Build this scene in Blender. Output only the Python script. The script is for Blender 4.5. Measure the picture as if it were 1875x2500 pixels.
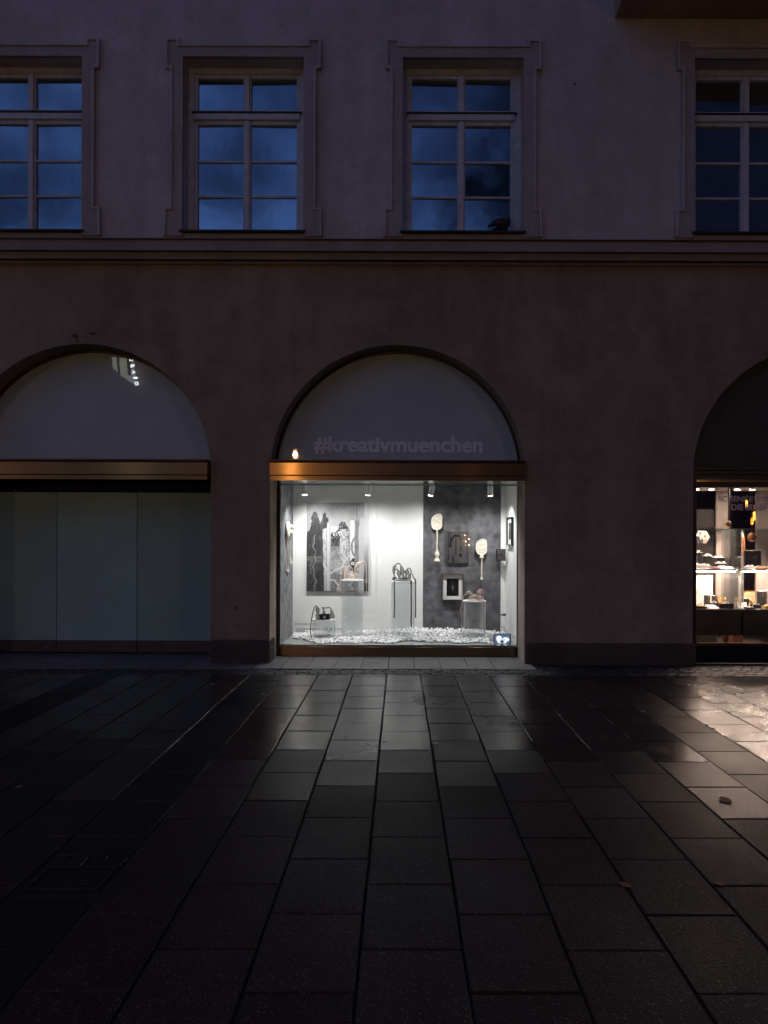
import bpy, bmesh, math, random
import numpy as np
from mathutils import Matrix, Vector, Euler

random.seed(7); np.random.seed(7)
for o in list(bpy.data.objects): bpy.data.objects.remove(o, do_unlink=True)
S = bpy.context.scene
COL = S.collection
R = math.radians
PI = math.pi

# ---------------------------------------------------------------- camera, world, exposure
F = 1667.0            # focal length in photo pixels (24 mm shift lens, upright)
CAMY, EYE = -9.0, 1.55
VX, VY, ROLL = 976.0, 1315.0, 0.0036
cd = bpy.data.cameras.new('camera'); cam = bpy.data.objects.new('camera', cd); COL.objects.link(cam)
cd.sensor_fit = 'VERTICAL'; cd.sensor_height = 36; cd.sensor_width = 27; cd.lens = 36*F/2500
cd.shift_x = -(VX-937.5)/2500; cd.shift_y = (VY-1250)/2500
cd.clip_start = .05; cd.clip_end = 2000
cam.location = (0, CAMY, EYE)
cam.rotation_euler = (Euler((PI/2, 0, 0)).to_matrix() @ Matrix.Rotation(ROLL, 3, 'Z')).to_euler()
S.camera = cam
S.render.resolution_x = 768; S.render.resolution_y = 1024

world = bpy.data.worlds.new('World'); S.world = world; world.use_nodes = True
wn = world.node_tree; wn.nodes.clear()
w_out = wn.nodes.new('ShaderNodeOutputWorld'); w_bg = wn.nodes.new('ShaderNodeBackground')
w_sky = wn.nodes.new('ShaderNodeTexSky'); w_sky.sky_type = 'NISHITA'; w_sky.sun_disc = False
w_sky.sun_elevation = R(-2.55); w_sky.sun_rotation = R(232); w_sky.altitude = 500
w_sky.air_density = 1.0; w_sky.dust_density = 1.0; w_sky.ozone_density = 3.0
w_tc = wn.nodes.new('ShaderNodeTexCoord'); w_mp = wn.nodes.new('ShaderNodeMapping')
w_mp.inputs['Scale'].default_value = (1.0, 1.0, 1.3)
w_nz = wn.nodes.new('ShaderNodeTexNoise'); w_nz.inputs['Scale'].default_value = 7; w_nz.inputs['Detail'].default_value = 6
w_nz.inputs['Roughness'].default_value = .55; w_nz.inputs['Distortion'].default_value = .35
w_cr = wn.nodes.new('ShaderNodeMapRange'); w_cr.inputs['From Min'].default_value = .38; w_cr.inputs['From Max'].default_value = .62
w_cr.inputs['To Min'].default_value = .25; w_cr.inputs['To Max'].default_value = 1.3
w_mx = wn.nodes.new('ShaderNodeMix'); w_mx.data_type = 'RGBA'; w_mx.blend_type = 'MULTIPLY'; w_mx.inputs['Factor'].default_value = 1
wn.links.new(w_tc.outputs['Generated'], w_mp.inputs['Vector']); wn.links.new(w_mp.outputs['Vector'], w_nz.inputs['Vector'])
wn.links.new(w_nz.outputs['Fac'], w_cr.inputs['Value'])
wn.links.new(w_sky.outputs['Color'], w_mx.inputs['A']); wn.links.new(w_cr.outputs['Result'], w_mx.inputs['B'])
w_hs = wn.nodes.new('ShaderNodeHueSaturation'); w_hs.inputs['Saturation'].default_value = .98
wn.links.new(w_mx.outputs['Result'], w_hs.inputs['Color']); wn.links.new(w_hs.outputs['Color'], w_bg.inputs['Color']); wn.links.new(w_bg.outputs['Background'], w_out.inputs['Surface'])
w_bg.inputs['Strength'].default_value = 0.15

S.view_settings.view_transform = 'Standard'; S.view_settings.look = 'None'
S.view_settings.exposure = 4.05     # long dusk exposure
LK = 0.0603                             # lamp levels belonging to that exposure
S.view_settings.gamma = 1.0
try: S.view_settings.use_curve_mapping = False
except Exception: pass

# ---------------------------------------------------------------- helpers
def PX(px, d): return (px-VX)*d/F
def P(px, py, d):
    dx, dy = px-VX, py-VY
    return Vector(((dx+ROLL*dy)*d/F, d+CAMY, EYE-(dy-ROLL*dx)*d/F))

WL = {}
def link(o, parent=None):
    COL.objects.link(o)
    if parent is not None: o.parent = parent
    return o
def tag(o, label=None, cat=None, group=None, kind=None):
    if label: o['label'] = label
    if cat: o['category'] = cat
    if group: o['group'] = group
    if kind: o['kind'] = kind
    return o
def thing(name, loc, label, cat, group=None):
    o = bpy.data.objects.new(name, None); o.empty_display_size = .1
    o.location = loc; WL[o] = Vector(loc); link(o)
    return tag(o, label, cat, group)
def finish(name, me, mat, parent=None, smooth=False, base=None):
    me.name = name
    if mat is not None:
        me.materials.clear(); me.materials.append(mat)
    o = bpy.data.objects.new(name, me)
    if parent is not None:
        off = WL[parent]; WL[o] = off
        me.transform(Matrix.Translation(-off)); link(o, parent)
    else:
        if base is None:
            n = len(me.vertices); co = np.empty(n*3); me.vertices.foreach_get('co', co); co = co.reshape(-1, 3)
            mn, mx = co.min(0), co.max(0); base = Vector(((mn[0]+mx[0])/2, (mn[1]+mx[1])/2, mn[2]))
        base = Vector(base); me.transform(Matrix.Translation(-base)); o.location = base; WL[o] = base; link(o)
    if smooth:
        me.polygons.foreach_set('use_smooth', [True]*len(me.polygons))
    return o

def catmull(pts, n=5):
    """smooth a list of tuples through Catmull-Rom"""
    p = [np.array(q, float) for q in pts]
    if len(p) < 3: return p
    p = [2*p[0]-p[1]]+p+[2*p[-1]-p[-2]]; out = []
    for i in range(1, len(p)-2):
        for k in range(n):
            t = k/n; a, b, c, d = p[i-1], p[i], p[i+1], p[i+2]
            out.append(.5*((2*b)+(-a+c)*t+(2*a-5*b+4*c-d)*t*t+(-a+3*b-3*c+d)*t**3))
    out.append(p[-2]); return out

class MB:
    def __init__(s): s.v = []; s.f = []
    def add(s, vs, fs):
        k = len(s.v); s.v += [tuple(v) for v in vs]; s.f += [tuple(i+k for i in f) for f in fs]; return s
    def box(s, x0, x1, y0, y1, z0, z1, ch=0):
        if ch <= 0:
            vs = [(x, y, z) for z in (z0, z1) for y in (y0, y1) for x in (x0, x1)]
            return s.add(vs, [(0, 2, 3, 1), (4, 5, 7, 6), (0, 1, 5, 4), (2, 6, 7, 3), (0, 4, 6, 2), (1, 3, 7, 5)])
        bm = bmesh.new(); bmesh.ops.create_cube(bm, size=1)
        for v in bm.verts: v.co = Vector(((x0+x1)/2+v.co.x*(x1-x0), (y0+y1)/2+v.co.y*(y1-y0), (z0+z1)/2+v.co.z*(z1-z0)))
        bmesh.ops.bevel(bm, geom=bm.edges[:], offset=ch, segments=2 if ch > .008 else 1, affect='EDGES', profile=.5)
        bm.verts.index_update()
        s.add([v.co for v in bm.verts], [[v.index for v in f.verts] for f in bm.faces]); bm.free(); return s
    def lathe(s, prof, c=(0, 0, 0), n=20, axis='Z', cap=True):
        vs = []; fs = []
        for r, h in prof:
            for i in range(n):
                a = 2*PI*i/n; x, y = r*math.cos(a), r*math.sin(a)
                vs.append({'Z': (c[0]+x, c[1]+y, c[2]+h), 'Y': (c[0]+x, c[1]+h, c[2]-y), 'X': (c[0]+h, c[1]+x, c[2]+y)}[axis])
        for k in range(len(prof)-1):
            for i in range(n):
                j = (i+1) % n; fs.append((k*n+i, k*n+j, (k+1)*n+j, (k+1)*n+i))
        if cap:
            fs.append(tuple(range(n))[::-1]); fs.append(tuple(range((len(prof)-1)*n, len(prof)*n)))
        return s.add(vs, fs)
    def tube(s, pts, rad, n=8, sub=5, flat=1.0, smooth=True):
        """pts: list of Vector; rad: number or list; flat scales thickness along Y"""
        if not isinstance(rad, (list, tuple)): rad = [rad]*len(pts)
        q = [tuple(p)+(r,) for p, r in zip(pts, rad)]
        q = catmull(q, sub) if smooth else [np.array(a) for a in q]
        pos = [Vector(a[:3]) for a in q]; rr = [max(a[3], 1e-4) for a in q]
        vs = []; fs = []; up = Vector((0, 1, 0)); m = len(pos)
        for i in range(m):
            t = (pos[min(i+1, m-1)]-pos[max(i-1, 0)])
            t = t.normalized() if t.length > 1e-9 else Vector((0, 0, 1))
            a = up-up.dot(t)*t
            if a.length < 1e-3: a = Vector((1, 0, 0))-t.x*t
            a.normalize(); b = t.cross(a); up = a
            for k in range(n):
                an = 2*PI*k/n; vs.append(pos[i]+a*(math.cos(an)*rr[i]*flat)+b*(math.sin(an)*rr[i]))
        for i in range(m-1):
            for k in range(n):
                j = (k+1) % n; fs.append((i*n+k, i*n+j, (i+1)*n+j, (i+1)*n+k))
        fs.append(tuple(range(n))[::-1]); fs.append(tuple(range((m-1)*n, m*n)))
        return s.add(vs, fs)
    def torus(s, c, r, t, axis='Y', n=20, m=8):
        vs = []; fs = []
        for i in range(n):
            a = 2*PI*i/n
            for k in range(m):
                b = 2*PI*k/m; q = r+t*math.cos(b); h = t*math.sin(b); x, y = q*math.cos(a), q*math.sin(a)
                vs.append({'Y': (c[0]+x, c[1]+h, c[2]+y), 'Z': (c[0]+x, c[1]+y, c[2]+h), 'X': (c[0]+h, c[1]+x, c[2]+y)}[axis])
        for i in range(n):
            for k in range(m):
                fs.append((i*m+k, ((i+1) % n)*m+k, ((i+1) % n)*m+(k+1) % m, i*m+(k+1) % m))
        return s.add(vs, fs)
    def ball(s, c, rx, ry=None, rz=None, n=14, m=8):
        ry = ry or rx; rz = rz or rx; prof = []
        vs = []; fs = []
        for k in range(m+1):
            a = -PI/2+PI*k/m; q = max(math.cos(a), 1e-3); h = math.sin(a)
            for i in range(n): vs.append((c[0]+rx*q*math.cos(2*PI*i/n), c[1]+ry*q*math.sin(2*PI*i/n), c[2]+rz*h))
        for k in range(m):
            for i in range(n): fs.append((k*n+i, k*n+(i+1) % n, (k+1)*n+(i+1) % n, (k+1)*n+i))
        return s.add(vs, fs)
    def build(s, name, mat, parent=None, smooth=False, base=None):
        me = bpy.data.meshes.new(name); me.from_pydata(s.v, [], s.f); me.validate()
        bm = bmesh.new(); bm.from_mesh(me); bmesh.ops.recalc_face_normals(bm, faces=bm.faces); bm.to_mesh(me); bm.free()
        return finish(name, me, mat, parent, smooth, base)

def curve_mesh(cu, name):
    ob = bpy.data.objects.new('tmp', cu); COL.objects.link(ob)
    dg = bpy.context.evaluated_depsgraph_get(); dg.update()
    me = bpy.data.meshes.new_from_object(ob.evaluated_get(dg)); me.name = name
    bpy.data.objects.remove(ob, do_unlink=True); bpy.data.curves.remove(cu)
    return me
UPRIGHT = Matrix(((1, 0, 0, 0), (0, 0, 1, 0), (0, 1, 0, 0), (0, 0, 0, 1)))   # (x,y,z) -> (x,z,y)
def plate_mesh(polys, y0, y1, bev=0, name='plate'):
    cu = bpy.data.curves.new('c', 'CURVE'); cu.dimensions = '2D'; cu.fill_mode = 'BOTH'
    cu.extrude = (y1-y0)/2-bev; cu.bevel_depth = bev; cu.bevel_resolution = 1
    if bev: cu.offset = -bev
    for pl in polys:
        sp = cu.splines.new('POLY'); sp.points.add(len(pl)-1); sp.use_cyclic_u = True
        for p, (x, z) in zip(sp.points, pl): p.co = (x, z, 0, 1)
    me = curve_mesh(cu, name); me.transform(UPRIGHT); me.transform(Matrix.Translation((0, (y0+y1)/2, 0)))
    me.flip_normals(); return me
def plate(name, polys, y0, y1, mat, parent=None, bev=0, base=None):
    return finish(name, plate_mesh(polys, y0, y1, bev), mat, parent, False, base)
def rect(x0, x1, z0, z1): return [(x0, z0), (x1, z0), (x1, z1), (x0, z1)]
def dup(o, parent, loc=(0, 0, 0), rot=None):
    c = o.copy(); link(c, parent); c.location = loc
    if rot: c.rotation_euler = rot
    return c

def text_data(body, size=1.0, bold=0.0, ext=0.0):
    cu = bpy.data.curves.new('t', 'FONT'); cu.body = body; cu.size = size; cu.offset = bold; cu.extrude = ext
    cu.resolution_u = 4
    return curve_mesh(cu, 'text')
def xr(me):
    xs = [v.co.x for v in me.vertices]; return min(xs), max(xs)
def letters(body, x0, x1, zbase, cap_h, y, depth, mat, parent, bold=.02, pname='letter', facing=None):
    """upright lettering between x0 and x1; cap_h is the height of a capital/ascender; one mesh per letter"""
    tot = text_data(body, 1, bold); a, b = xr(tot); hh = max(v.co.y for v in tot.vertices)
    sx = (x1-x0)/(b-a); sz = cap_h/hh; out = []
    for i, ch in enumerate(body):
        if ch == ' ': continue
        pre = text_data(body[:i+1], 1, bold); r_ = xr(pre)[1]; bpy.data.meshes.remove(pre)
        me = text_data(ch, 1, bold, .5); off = r_-xr(me)[1]
        me.transform(Matrix.Translation((off-a, 0, 0)))
        me.transform(Matrix.Diagonal((sx, sz, depth, 1))); me.transform(UPRIGHT)
        me.transform(Matrix.Translation((x0, y-depth/2, zbase))); me.flip_normals()
        out.append(finish(pname, me, mat, parent))
    bpy.data.meshes.remove(tot); return out
def line_text(name, body, x0, x1, zbase, cap_h, y, mat, parent, bold=0.0, depth=.001):
    me = text_data(body, 1, bold, .5); a, b = xr(me); hh = max(v.co.y for v in me.vertices)
    me.transform(Matrix.Translation((-a, 0, 0))); me.transform(Matrix.Diagonal(((x1-x0)/(b-a), cap_h/hh, depth, 1))); me.transform(UPRIGHT)
    me.transform(Matrix.Translation((x0, y-depth/2, zbase))); me.flip_normals()
    return finish(name, me, mat, parent)

# ---------------------------------------------------------------- materials
def _new(name):
    m = bpy.data.materials.new(name); m.use_nodes = True; t = m.node_tree; t.nodes.clear()
    return m, t, t.nodes.new('ShaderNodeOutputMaterial')
def N(t, typ, **kw):
    n = t.nodes.new(typ)
    for k, v in kw.items():
        if k in n.inputs: n.inputs[k].default_value = v
        else: setattr(n, k, v)
    return n
def rgba(c): return (c[0], c[1], c[2], 1)
def pmat(name, base, rough=.6, metal=0, var=.2, vscale=6, bump=.1, bscale=80, bdist=.002, rvar=0, spec=.5, coat=0, rand=0, aniso=0, stretch=(1, 1, 1)):
    m, t, out = _new(name); b = N(t, 'ShaderNodeBsdfPrincipled')
    b.inputs['Metallic'].default_value = metal; b.inputs['Specular IOR Level'].default_value = spec
    b.inputs['Coat Weight'].default_value = coat; b.inputs['Coat Roughness'].default_value = .005
    tc = N(t, 'ShaderNodeTexCoord'); mp = N(t, 'ShaderNodeMapping'); mp.inputs['Scale'].default_value = stretch
    t.links.new(tc.outputs['Object'], mp.inputs['Vector'])
    vec = mp.outputs['Vector']
    nz = N(t, 'ShaderNodeTexNoise', Scale=vscale, Detail=6, Roughness=.6); t.links.new(vec, nz.inputs['Vector'])
    mr = N(t, 'ShaderNodeMapRange'); mr.inputs['From Min'].default_value = .3; mr.inputs['From Max'].default_value = .7
    mr.inputs['To Min'].default_value = 1-var; mr.inputs['To Max'].default_value = 1+var
    t.links.new(nz.outputs['Fac'], mr.inputs['Value'])
    mx = N(t, 'ShaderNodeMix', data_type='RGBA', blend_type='MULTIPLY'); mx.inputs['Factor'].default_value = 1
    mx.inputs['A'].default_value = rgba(base); t.links.new(mr.outputs['Result'], mx.inputs['B']); col = mx.outputs['Result']
    if rand:
        oi = N(t, 'ShaderNodeObjectInfo'); m2 = N(t, 'ShaderNodeMapRange'); m2.inputs['To Min'].default_value = 1-rand; m2.inputs['To Max'].default_value = 1+rand
        t.links.new(oi.outputs['Random'], m2.inputs['Value'])
        mm = N(t, 'ShaderNodeMix', data_type='RGBA', blend_type='MULTIPLY'); mm.inputs['Factor'].default_value = 1
        t.links.new(col, mm.inputs['A']); t.links.new(m2.outputs['Result'], mm.inputs['B']); col = mm.outputs['Result']
    t.links.new(col, b.inputs['Base Color'])
    if rvar:
        n3 = N(t, 'ShaderNodeTexNoise', Scale=vscale*1.7, Detail=4); t.links.new(vec, n3.inputs['Vector'])
        m3 = N(t, 'ShaderNodeMapRange'); m3.inputs['From Min'].default_value = .3; m3.inputs['From Max'].default_value = .7
        m3.inputs['To Min'].default_value = max(.02, rough-rvar); m3.inputs['To Max'].default_value = min(1, rough+rvar)
        t.links.new(n3.outputs['Fac'], m3.inputs['Value']); t.links.new(m3.outputs['Result'], b.inputs['Roughness'])
    else: b.inputs['Roughness'].default_value = rough
    if bump:
        n2 = N(t, 'ShaderNodeTexNoise', Scale=bscale, Detail=3); t.links.new(vec, n2.inputs['Vector'])
        bp = N(t, 'ShaderNodeBump', Strength=bump, Distance=bdist); t.links.new(n2.outputs['Fac'], bp.inputs['Height']); t.links.new(bp.outputs['Normal'], b.inputs['Normal'])
    if aniso:
        b.inputs['Anisotropic'].default_value = aniso
        b.inputs['Anisotropic Rotation'].default_value = .25
        tg = N(t, 'ShaderNodeTangent', direction_type='RADIAL', axis='Z'); t.links.new(tg.outputs['Tangent'], b.inputs['Tangent'])
    t.links.new(b.outputs['BSDF'], out.inputs['Surface']); return m
def glass_thin(name, tint=(.96, .98, .97), ior=1.5, rough=0.0, add=0.0, haze=0.0):
    """a thin clear pane: passes light straight through and mirrors by Fresnel"""
    m, t, out = _new(name)
    tr = N(t, 'ShaderNodeBsdfTransparent'); tr.inputs['Color'].default_value = rgba(tint)
    gl = N(t, 'ShaderNodeBsdfGlossy', Roughness=rough); gl.inputs['Color'].default_value = (1, 1, 1, 1)
    f0 = ((ior-1)/(ior+1))**2+add
    lw = N(t, 'ShaderNodeLayerWeight', Blend=.5); pw = N(t, 'ShaderNodeMath', operation='POWER'); pw.inputs[1].default_value = 5; t.links.new(lw.outputs['Facing'], pw.inputs[0])
    mr = N(t, 'ShaderNodeMapRange'); mr.inputs['To Min'].default_value = f0; mr.inputs['To Max'].default_value = 1; t.links.new(pw.outputs[0], mr.inputs['Value']); fac = mr.outputs['Result']
    through = tr.outputs[0]
    if haze:
        tl = N(t, 'ShaderNodeBsdfTranslucent'); tl.inputs['Color'].default_value = (1, 1, 1, 1)
        mh = N(t, 'ShaderNodeMixShader'); mh.inputs[0].default_value = haze; t.links.new(tr.outputs[0], mh.inputs[1]); t.links.new(tl.outputs[0], mh.inputs[2]); through = mh.outputs[0]
    mx = N(t, 'ShaderNodeMixShader'); t.links.new(fac, mx.inputs[0]); t.links.new(through, mx.inputs[1]); t.links.new(gl.outputs[0], mx.inputs[2])
    t.links.new(mx.outputs[0], out.inputs['Surface']); return m
def gauze(name, col, opacity=.5, rough=.7, weave=0):
    m, t, out = _new(name)
    tr = N(t, 'ShaderNodeBsdfTransparent'); df = N(t, 'ShaderNodeBsdfDiffuse'); df.inputs['Color'].default_value = rgba(col)
    tl = N(t, 'ShaderNodeBsdfTranslucent'); tl.inputs['Color'].default_value = rgba(col)
    a = N(t, 'ShaderNodeMixShader'); a.inputs[0].default_value = .4; t.links.new(df.outputs[0], a.inputs[1]); t.links.new(tl.outputs[0], a.inputs[2])
    lw = N(t, 'ShaderNodeLayerWeight', Blend=.35)
    mr = N(t, 'ShaderNodeMapRange'); mr.inputs['To Min'].default_value = opacity; mr.inputs['To Max'].default_value = min(1, opacity+.55)
    t.links.new(lw.outputs['Facing'], mr.inputs['Value'])
    b = N(t, 'ShaderNodeMixShader'); t.links.new(mr.outputs['Result'], b.inputs[0]); t.links.new(tr.outputs[0], b.inputs[1]); t.links.new(a.outputs[0], b.inputs[2])
    t.links.new(b.outputs[0], out.inputs['Surface']); return m
def emat(name, col, strength):
    m, t, out = _new(name); e = N(t, 'ShaderNodeEmission', Strength=strength*LK); e.inputs['Color'].default_value = rgba(col)
    t.links.new(e.outputs[0], out.inputs['Surface']); return m
def print_mat(name, rough=.5, coat=0, emit=0, gain=1):
    m, t, out = _new(name); b = N(t, 'ShaderNodeBsdfPrincipled', Roughness=rough); b.inputs['Coat Weight'].default_value = coat; b.inputs['Coat Roughness'].default_value = .02
    at = N(t, 'ShaderNodeVertexColor'); at.layer_name = 'print'
    t.links.new(at.outputs['Color'], b.inputs['Base Color'])
    if emit:
        t.links.new(at.outputs['Color'], b.inputs['Emission Color']); b.inputs['Emission Strength'].default_value = emit*LK
    t.links.new(b.outputs[0], out.inputs['Surface']); return m

# plaster: pinkish beige render with soft stains, pits and a rough skin
def plaster(name, base, var=.28, pits=True):
    m, t, out = _new(name); b = N(t, 'ShaderNodeBsdfPrincipled', Roughness=.9); b.inputs['Specular IOR Level'].default_value = .2
    tc = N(t, 'ShaderNodeTexCoord'); v = tc.outputs['Object']
    mp = N(t, 'ShaderNodeMapping'); mp.inputs['Scale'].default_value = (1.3, 1, .35); t.links.new(v, mp.inputs['Vector'])
    n1 = N(t, 'ShaderNodeTexNoise', Scale=.9, Detail=6, Roughness=.6); t.links.new(mp.outputs[0], n1.inputs['Vector'])
    n2 = N(t, 'ShaderNodeTexNoise', Scale=3.2, Detail=8, Roughness=.65, Distortion=.4); t.links.new(v, n2.inputs['Vector'])
    n3 = N(t, 'ShaderNodeTexNoise', Scale=26, Detail=5, Roughness=.7); t.links.new(v, n3.inputs['Vector'])
    n4 = N(t, 'ShaderNodeTexNoise', Scale=95, Detail=4, Roughness=.7); t.links.new(v, n4.inputs['Vector'])
    a = N(t, 'ShaderNodeMath', operation='ADD'); t.links.new(n1.outputs['Fac'], a.inputs[0]); t.links.new(n2.outputs['Fac'], a.inputs[1])
    mr = N(t, 'ShaderNodeMapRange'); mr.inputs['From Min'].default_value = .75; mr.inputs['From Max'].default_value = 1.25
    mr.inputs['To Min'].default_value = 1-var; mr.inputs['To Max'].default_value = 1+var; t.links.new(a.outputs[0], mr.inputs['Value'])
    mx = N(t, 'ShaderNodeMix', data_type='RGBA', blend_type='MULTIPLY'); mx.inputs['Factor'].default_value = 1
    mx.inputs['A'].default_value = rgba(base); t.links.new(mr.outputs['Result'], mx.inputs['B'])
    # fine mottling
    mr2 = N(t, 'ShaderNodeMapRange'); mr2.inputs['From Min'].default_value = .3; mr2.inputs['From Max'].default_value = .7
    mr2.inputs['To Min'].default_value = .9; mr2.inputs['To Max'].default_value = 1.1; t.links.new(n3.outputs['Fac'], mr2.inputs['Value'])
    mx2 = N(t, 'ShaderNodeMix', data_type='RGBA', blend_type='MULTIPLY'); mx2.inputs['Factor'].default_value = 1
    t.links.new(mx.outputs['Result'], mx2.inputs['A']); t.links.new(mr2.outputs['Result'], mx2.inputs['B']); col = mx2.outputs['Result']
    if pits:
        # clusters of small dark pits in the render coat
        vo = N(t, 'ShaderNodeTexVoronoi', Scale=34); 
        wv = N(t, 'ShaderNodeVectorMath', operation='ADD'); t.links.new(v, wv.inputs[0])
        nd = N(t, 'ShaderNodeTexNoise', Scale=30, Detail=2); t.links.new(v, nd.inputs['Vector'])
        sc = N(t, 'ShaderNodeVectorMath', operation='SCALE'); sc.inputs['Scale'].default_value = .05; t.links.new(nd.outputs['Color'], sc.inputs[0]); t.links.new(sc.outputs[0], wv.inputs[1])
        t.links.new(wv.outputs[0], vo.inputs['Vector'])
        lt = N(t, 'ShaderNodeMapRange'); lt.inputs['From Min'].default_value = .12; lt.inputs['From Max'].default_value = .24; lt.inputs['To Min'].default_value = 1; lt.inputs['To Max'].default_value = 0
        t.links.new(vo.outputs['Distance'], lt.inputs['Value'])
        cl = N(t, 'ShaderNodeTexNoise', Scale=1.1, Detail=3, Roughness=.7); t.links.new(v, cl.inputs['Vector'])
        cm = N(t, 'ShaderNodeMapRange'); cm.inputs['From Min'].default_value = .52; cm.inputs['From Max'].default_value = .62; t.links.new(cl.outputs['Fac'], cm.inputs['Value'])
        pw = N(t, 'ShaderNodeMath', operation='MULTIPLY'); t.links.new(lt.outputs['Result'], pw.inputs[0]); t.links.new(cm.outputs['Result'], pw.inputs[1])
        sep = N(t, 'ShaderNodeSeparateColor'); t.links.new(vo.outputs['Color'], sep.inputs[0])
        gt = N(t, 'ShaderNodeMath', operation='GREATER_THAN'); gt.inputs[1].default_value = .55; t.links.new(sep.outputs[0], gt.inputs[0])
        pp = N(t, 'ShaderNodeMath', operation='MULTIPLY'); t.links.new(pw.outputs[0], pp.inputs[0]); t.links.new(gt.outputs[0], pp.inputs[1])
        dk = N(t, 'ShaderNodeMix', data_type='RGBA'); dk.inputs['B'].default_value = (base[0]*.35, base[1]*.33, base[2]*.33, 1)
        t.links.new(pp.outputs[0], dk.inputs['Factor']); t.links.new(col, dk.inputs['A']); col = dk.outputs['Result']
    # patched areas of slightly paler render
    n6 = N(t, 'ShaderNodeTexNoise', Scale=.62, Detail=4, Roughness=.55, Distortion=.6); t.links.new(v, n6.inputs['Vector'])
    r6 = N(t, 'ShaderNodeMapRange'); r6.inputs['From Min'].default_value = .55; r6.inputs['From Max'].default_value = .58; r6.inputs['To Min'].default_value = 1.0; r6.inputs['To Max'].default_value = 1.10; t.links.new(n6.outputs['Fac'], r6.inputs['Value'])
    x6 = N(t, 'ShaderNodeMix', data_type='RGBA', blend_type='MULTIPLY'); x6.inputs['Factor'].default_value = 1; t.links.new(col, x6.inputs['A']); t.links.new(r6.outputs[0], x6.inputs['B']); col = x6.outputs['Result']
    # old rain runs
    m5 = N(t, 'ShaderNodeMapping'); m5.inputs['Scale'].default_value = (9, 1, .5); t.links.new(v, m5.inputs['Vector'])
    n5 = N(t, 'ShaderNodeTexNoise', Scale=1.1, Detail=5, Roughness=.6); t.links.new(m5.outputs[0], n5.inputs['Vector'])
    r5 = N(t, 'ShaderNodeMapRange'); r5.inputs['From Min'].default_value = .35; r5.inputs['From Max'].default_value = .65; r5.inputs['To Min'].default_value = .95; r5.inputs['To Max'].default_value = 1.03; t.links.new(n5.outputs['Fac'], r5.inputs['Value'])
    x5 = N(t, 'ShaderNodeMix', data_type='RGBA', blend_type='MULTIPLY'); x5.inputs['Factor'].default_value = 1; t.links.new(col, x5.inputs['A']); t.links.new(r5.outputs[0], x5.inputs['B']); col = x5.outputs['Result']
    t.links.new(col, b.inputs['Base Color'])
    ad = N(t, 'ShaderNodeMath', operation='ADD'); t.links.new(n3.outputs['Fac'], ad.inputs[0]); t.links.new(n4.outputs['Fac'], ad.inputs[1])
    bp = N(t, 'ShaderNodeBump', Strength=.55, Distance=.008); t.links.new(ad.outputs[0], bp.inputs['Height']); t.links.new(bp.outputs[0], b.inputs['Normal'])
    t.links.new(b.outputs[0], out.inputs['Surface']); return m

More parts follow.
